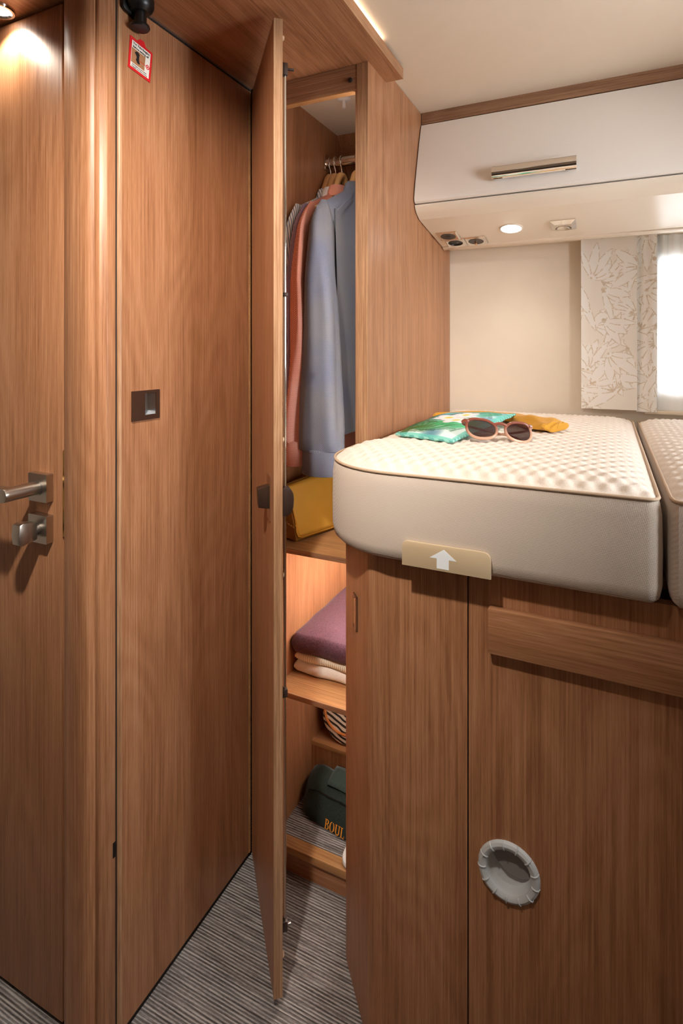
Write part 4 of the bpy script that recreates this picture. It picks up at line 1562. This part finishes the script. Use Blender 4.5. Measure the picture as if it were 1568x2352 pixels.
# sunglasses
fm = NT('blush_acetate')
tcg = fm.n('TexCoord')
sg_ = fm.n('SeparateXYZ')
fm.l(tcg.outputs['Object'], sg_.inputs[0])
fm.l(fm.ramp(fm.math('MULTIPLY_ADD', sg_.outputs['Z'], 26.0, -26.0 * (ZT + .002)), [(.12, lin(216, 172, 144)), (.80, lin(138, 74, 58))]), fm.b.inputs['Base Color'])
fm.b.inputs['Roughness'].default_value = .16
fm.b.inputs['Coat Weight'].default_value = .4
lm = NT('brown_lens')
lm.b.inputs['Base Color'].default_value = lin(58, 30, 28)
lm.b.inputs['Roughness'].default_value = .04
lm.b.inputs['Alpha'].default_value = .70
sgl = thing('sunglasses', 'blush-brown cat-eye sunglasses with dark brown lenses on the mattress', 'sunglasses', (-.2, 1.17, ZT))
GM = Matrix.Translation((-.2000, 1.1900, ZT + .0240)) @ Matrix.Rotation(math.radians(33), 4, 'Z') @ Matrix.Rotation(math.radians(6), 4, 'Y') @ Matrix.Rotation(math.radians(58), 4, 'X')


def lens_outline(cx, sgn, k=1.0, n=36):
    out = []
    for i in range(n):
        a = 2 * PI * i / n
        x = .0305 * math.copysign(abs(math.cos(a)) ** .85, math.cos(a))
        y = .0215 * math.copysign(abs(math.sin(a)) ** .90, math.sin(a))
        o_ = math.cos(a) * sgn
        if math.sin(a) > 0:                                   # cat-eye: brow rises towards the outer corner
            y += .0050 * o_ * math.sin(a) + .0025 * max(0, o_) * math.sin(2 * abs(a) if a < PI / 2 else 2 * (PI - a))
            x += sgn * .0035 * max(0, o_) * math.sin(a)
        else:
            x -= sgn * .0030 * max(0, o_) * -math.sin(a)
        xx = cx + x * k
        out.append(Vector((xx, y * k, -2.0 * xx * xx)))
    return out


for cx, sgn in ((-.0400, -1), (.0400, 1)):
    bm = bmesh.new()
    add_tube(bm, [GM @ p for p in lens_outline(cx, sgn)], .0031, 10, True)
    rim = finish('rim', bm_mesh(bm, 'rim'), fm.m, sgl, 50)
    bm = bmesh.new()
    lo_ = lens_outline(cx, sgn, .97)
    A = [bm.verts.new(GM @ (p + Vector((0, 0, .0006)))) for p in lo_]
    B = [bm.verts.new(GM @ (p - Vector((0, 0, .0006)))) for p in lo_]
    bm.faces.new(A)
    bm.faces.new(B[::-1])
    for k in range(len(A)):
        l = (k + 1) % len(A)
        bm.faces.new([A[k], B[k], B[l], A[l]])
    finish('lens', bm_mesh(bm, 'lens'), lm.m, rim, 30)
    # end piece
    tube('end_piece', [GM @ Vector((cx + sgn * .0260, .0170, -.008)), GM @ Vector((cx + sgn * .0330, .0185, -.0115)), GM @ Vector((cx + sgn * .0365, .0175, -.0160))], [.0048, .0050, .0038], fm.m, rim, 10)
    # folded temple behind the lenses
    x0 = cx + sgn * .0360
    tm_ = catmull([(x0, .0170, -.016), (x0 - sgn * .010, .0135, -.0215 - .004 * (sgn > 0)), (x0 - sgn * .060, .0020, -.0185 - .005 * (sgn > 0)), (x0 - sgn * .105, -.0060, -.0150 - .005 * (sgn > 0)), (x0 - sgn * .126, -.0140, -.0140 - .005 * (sgn > 0))], 5)
    tube('temple', [GM @ p for p in tm_], .0024, fm.m, sgl, 8)
tube('bridge', [GM @ Vector((-.0130, .0110, -.0005)), GM @ Vector((-.005, .0135, .0008)), GM @ Vector((.005, .0135, .0008)), GM @ Vector((.0130, .0110, -.0005))], .0034, fm.m, sgl, 10)
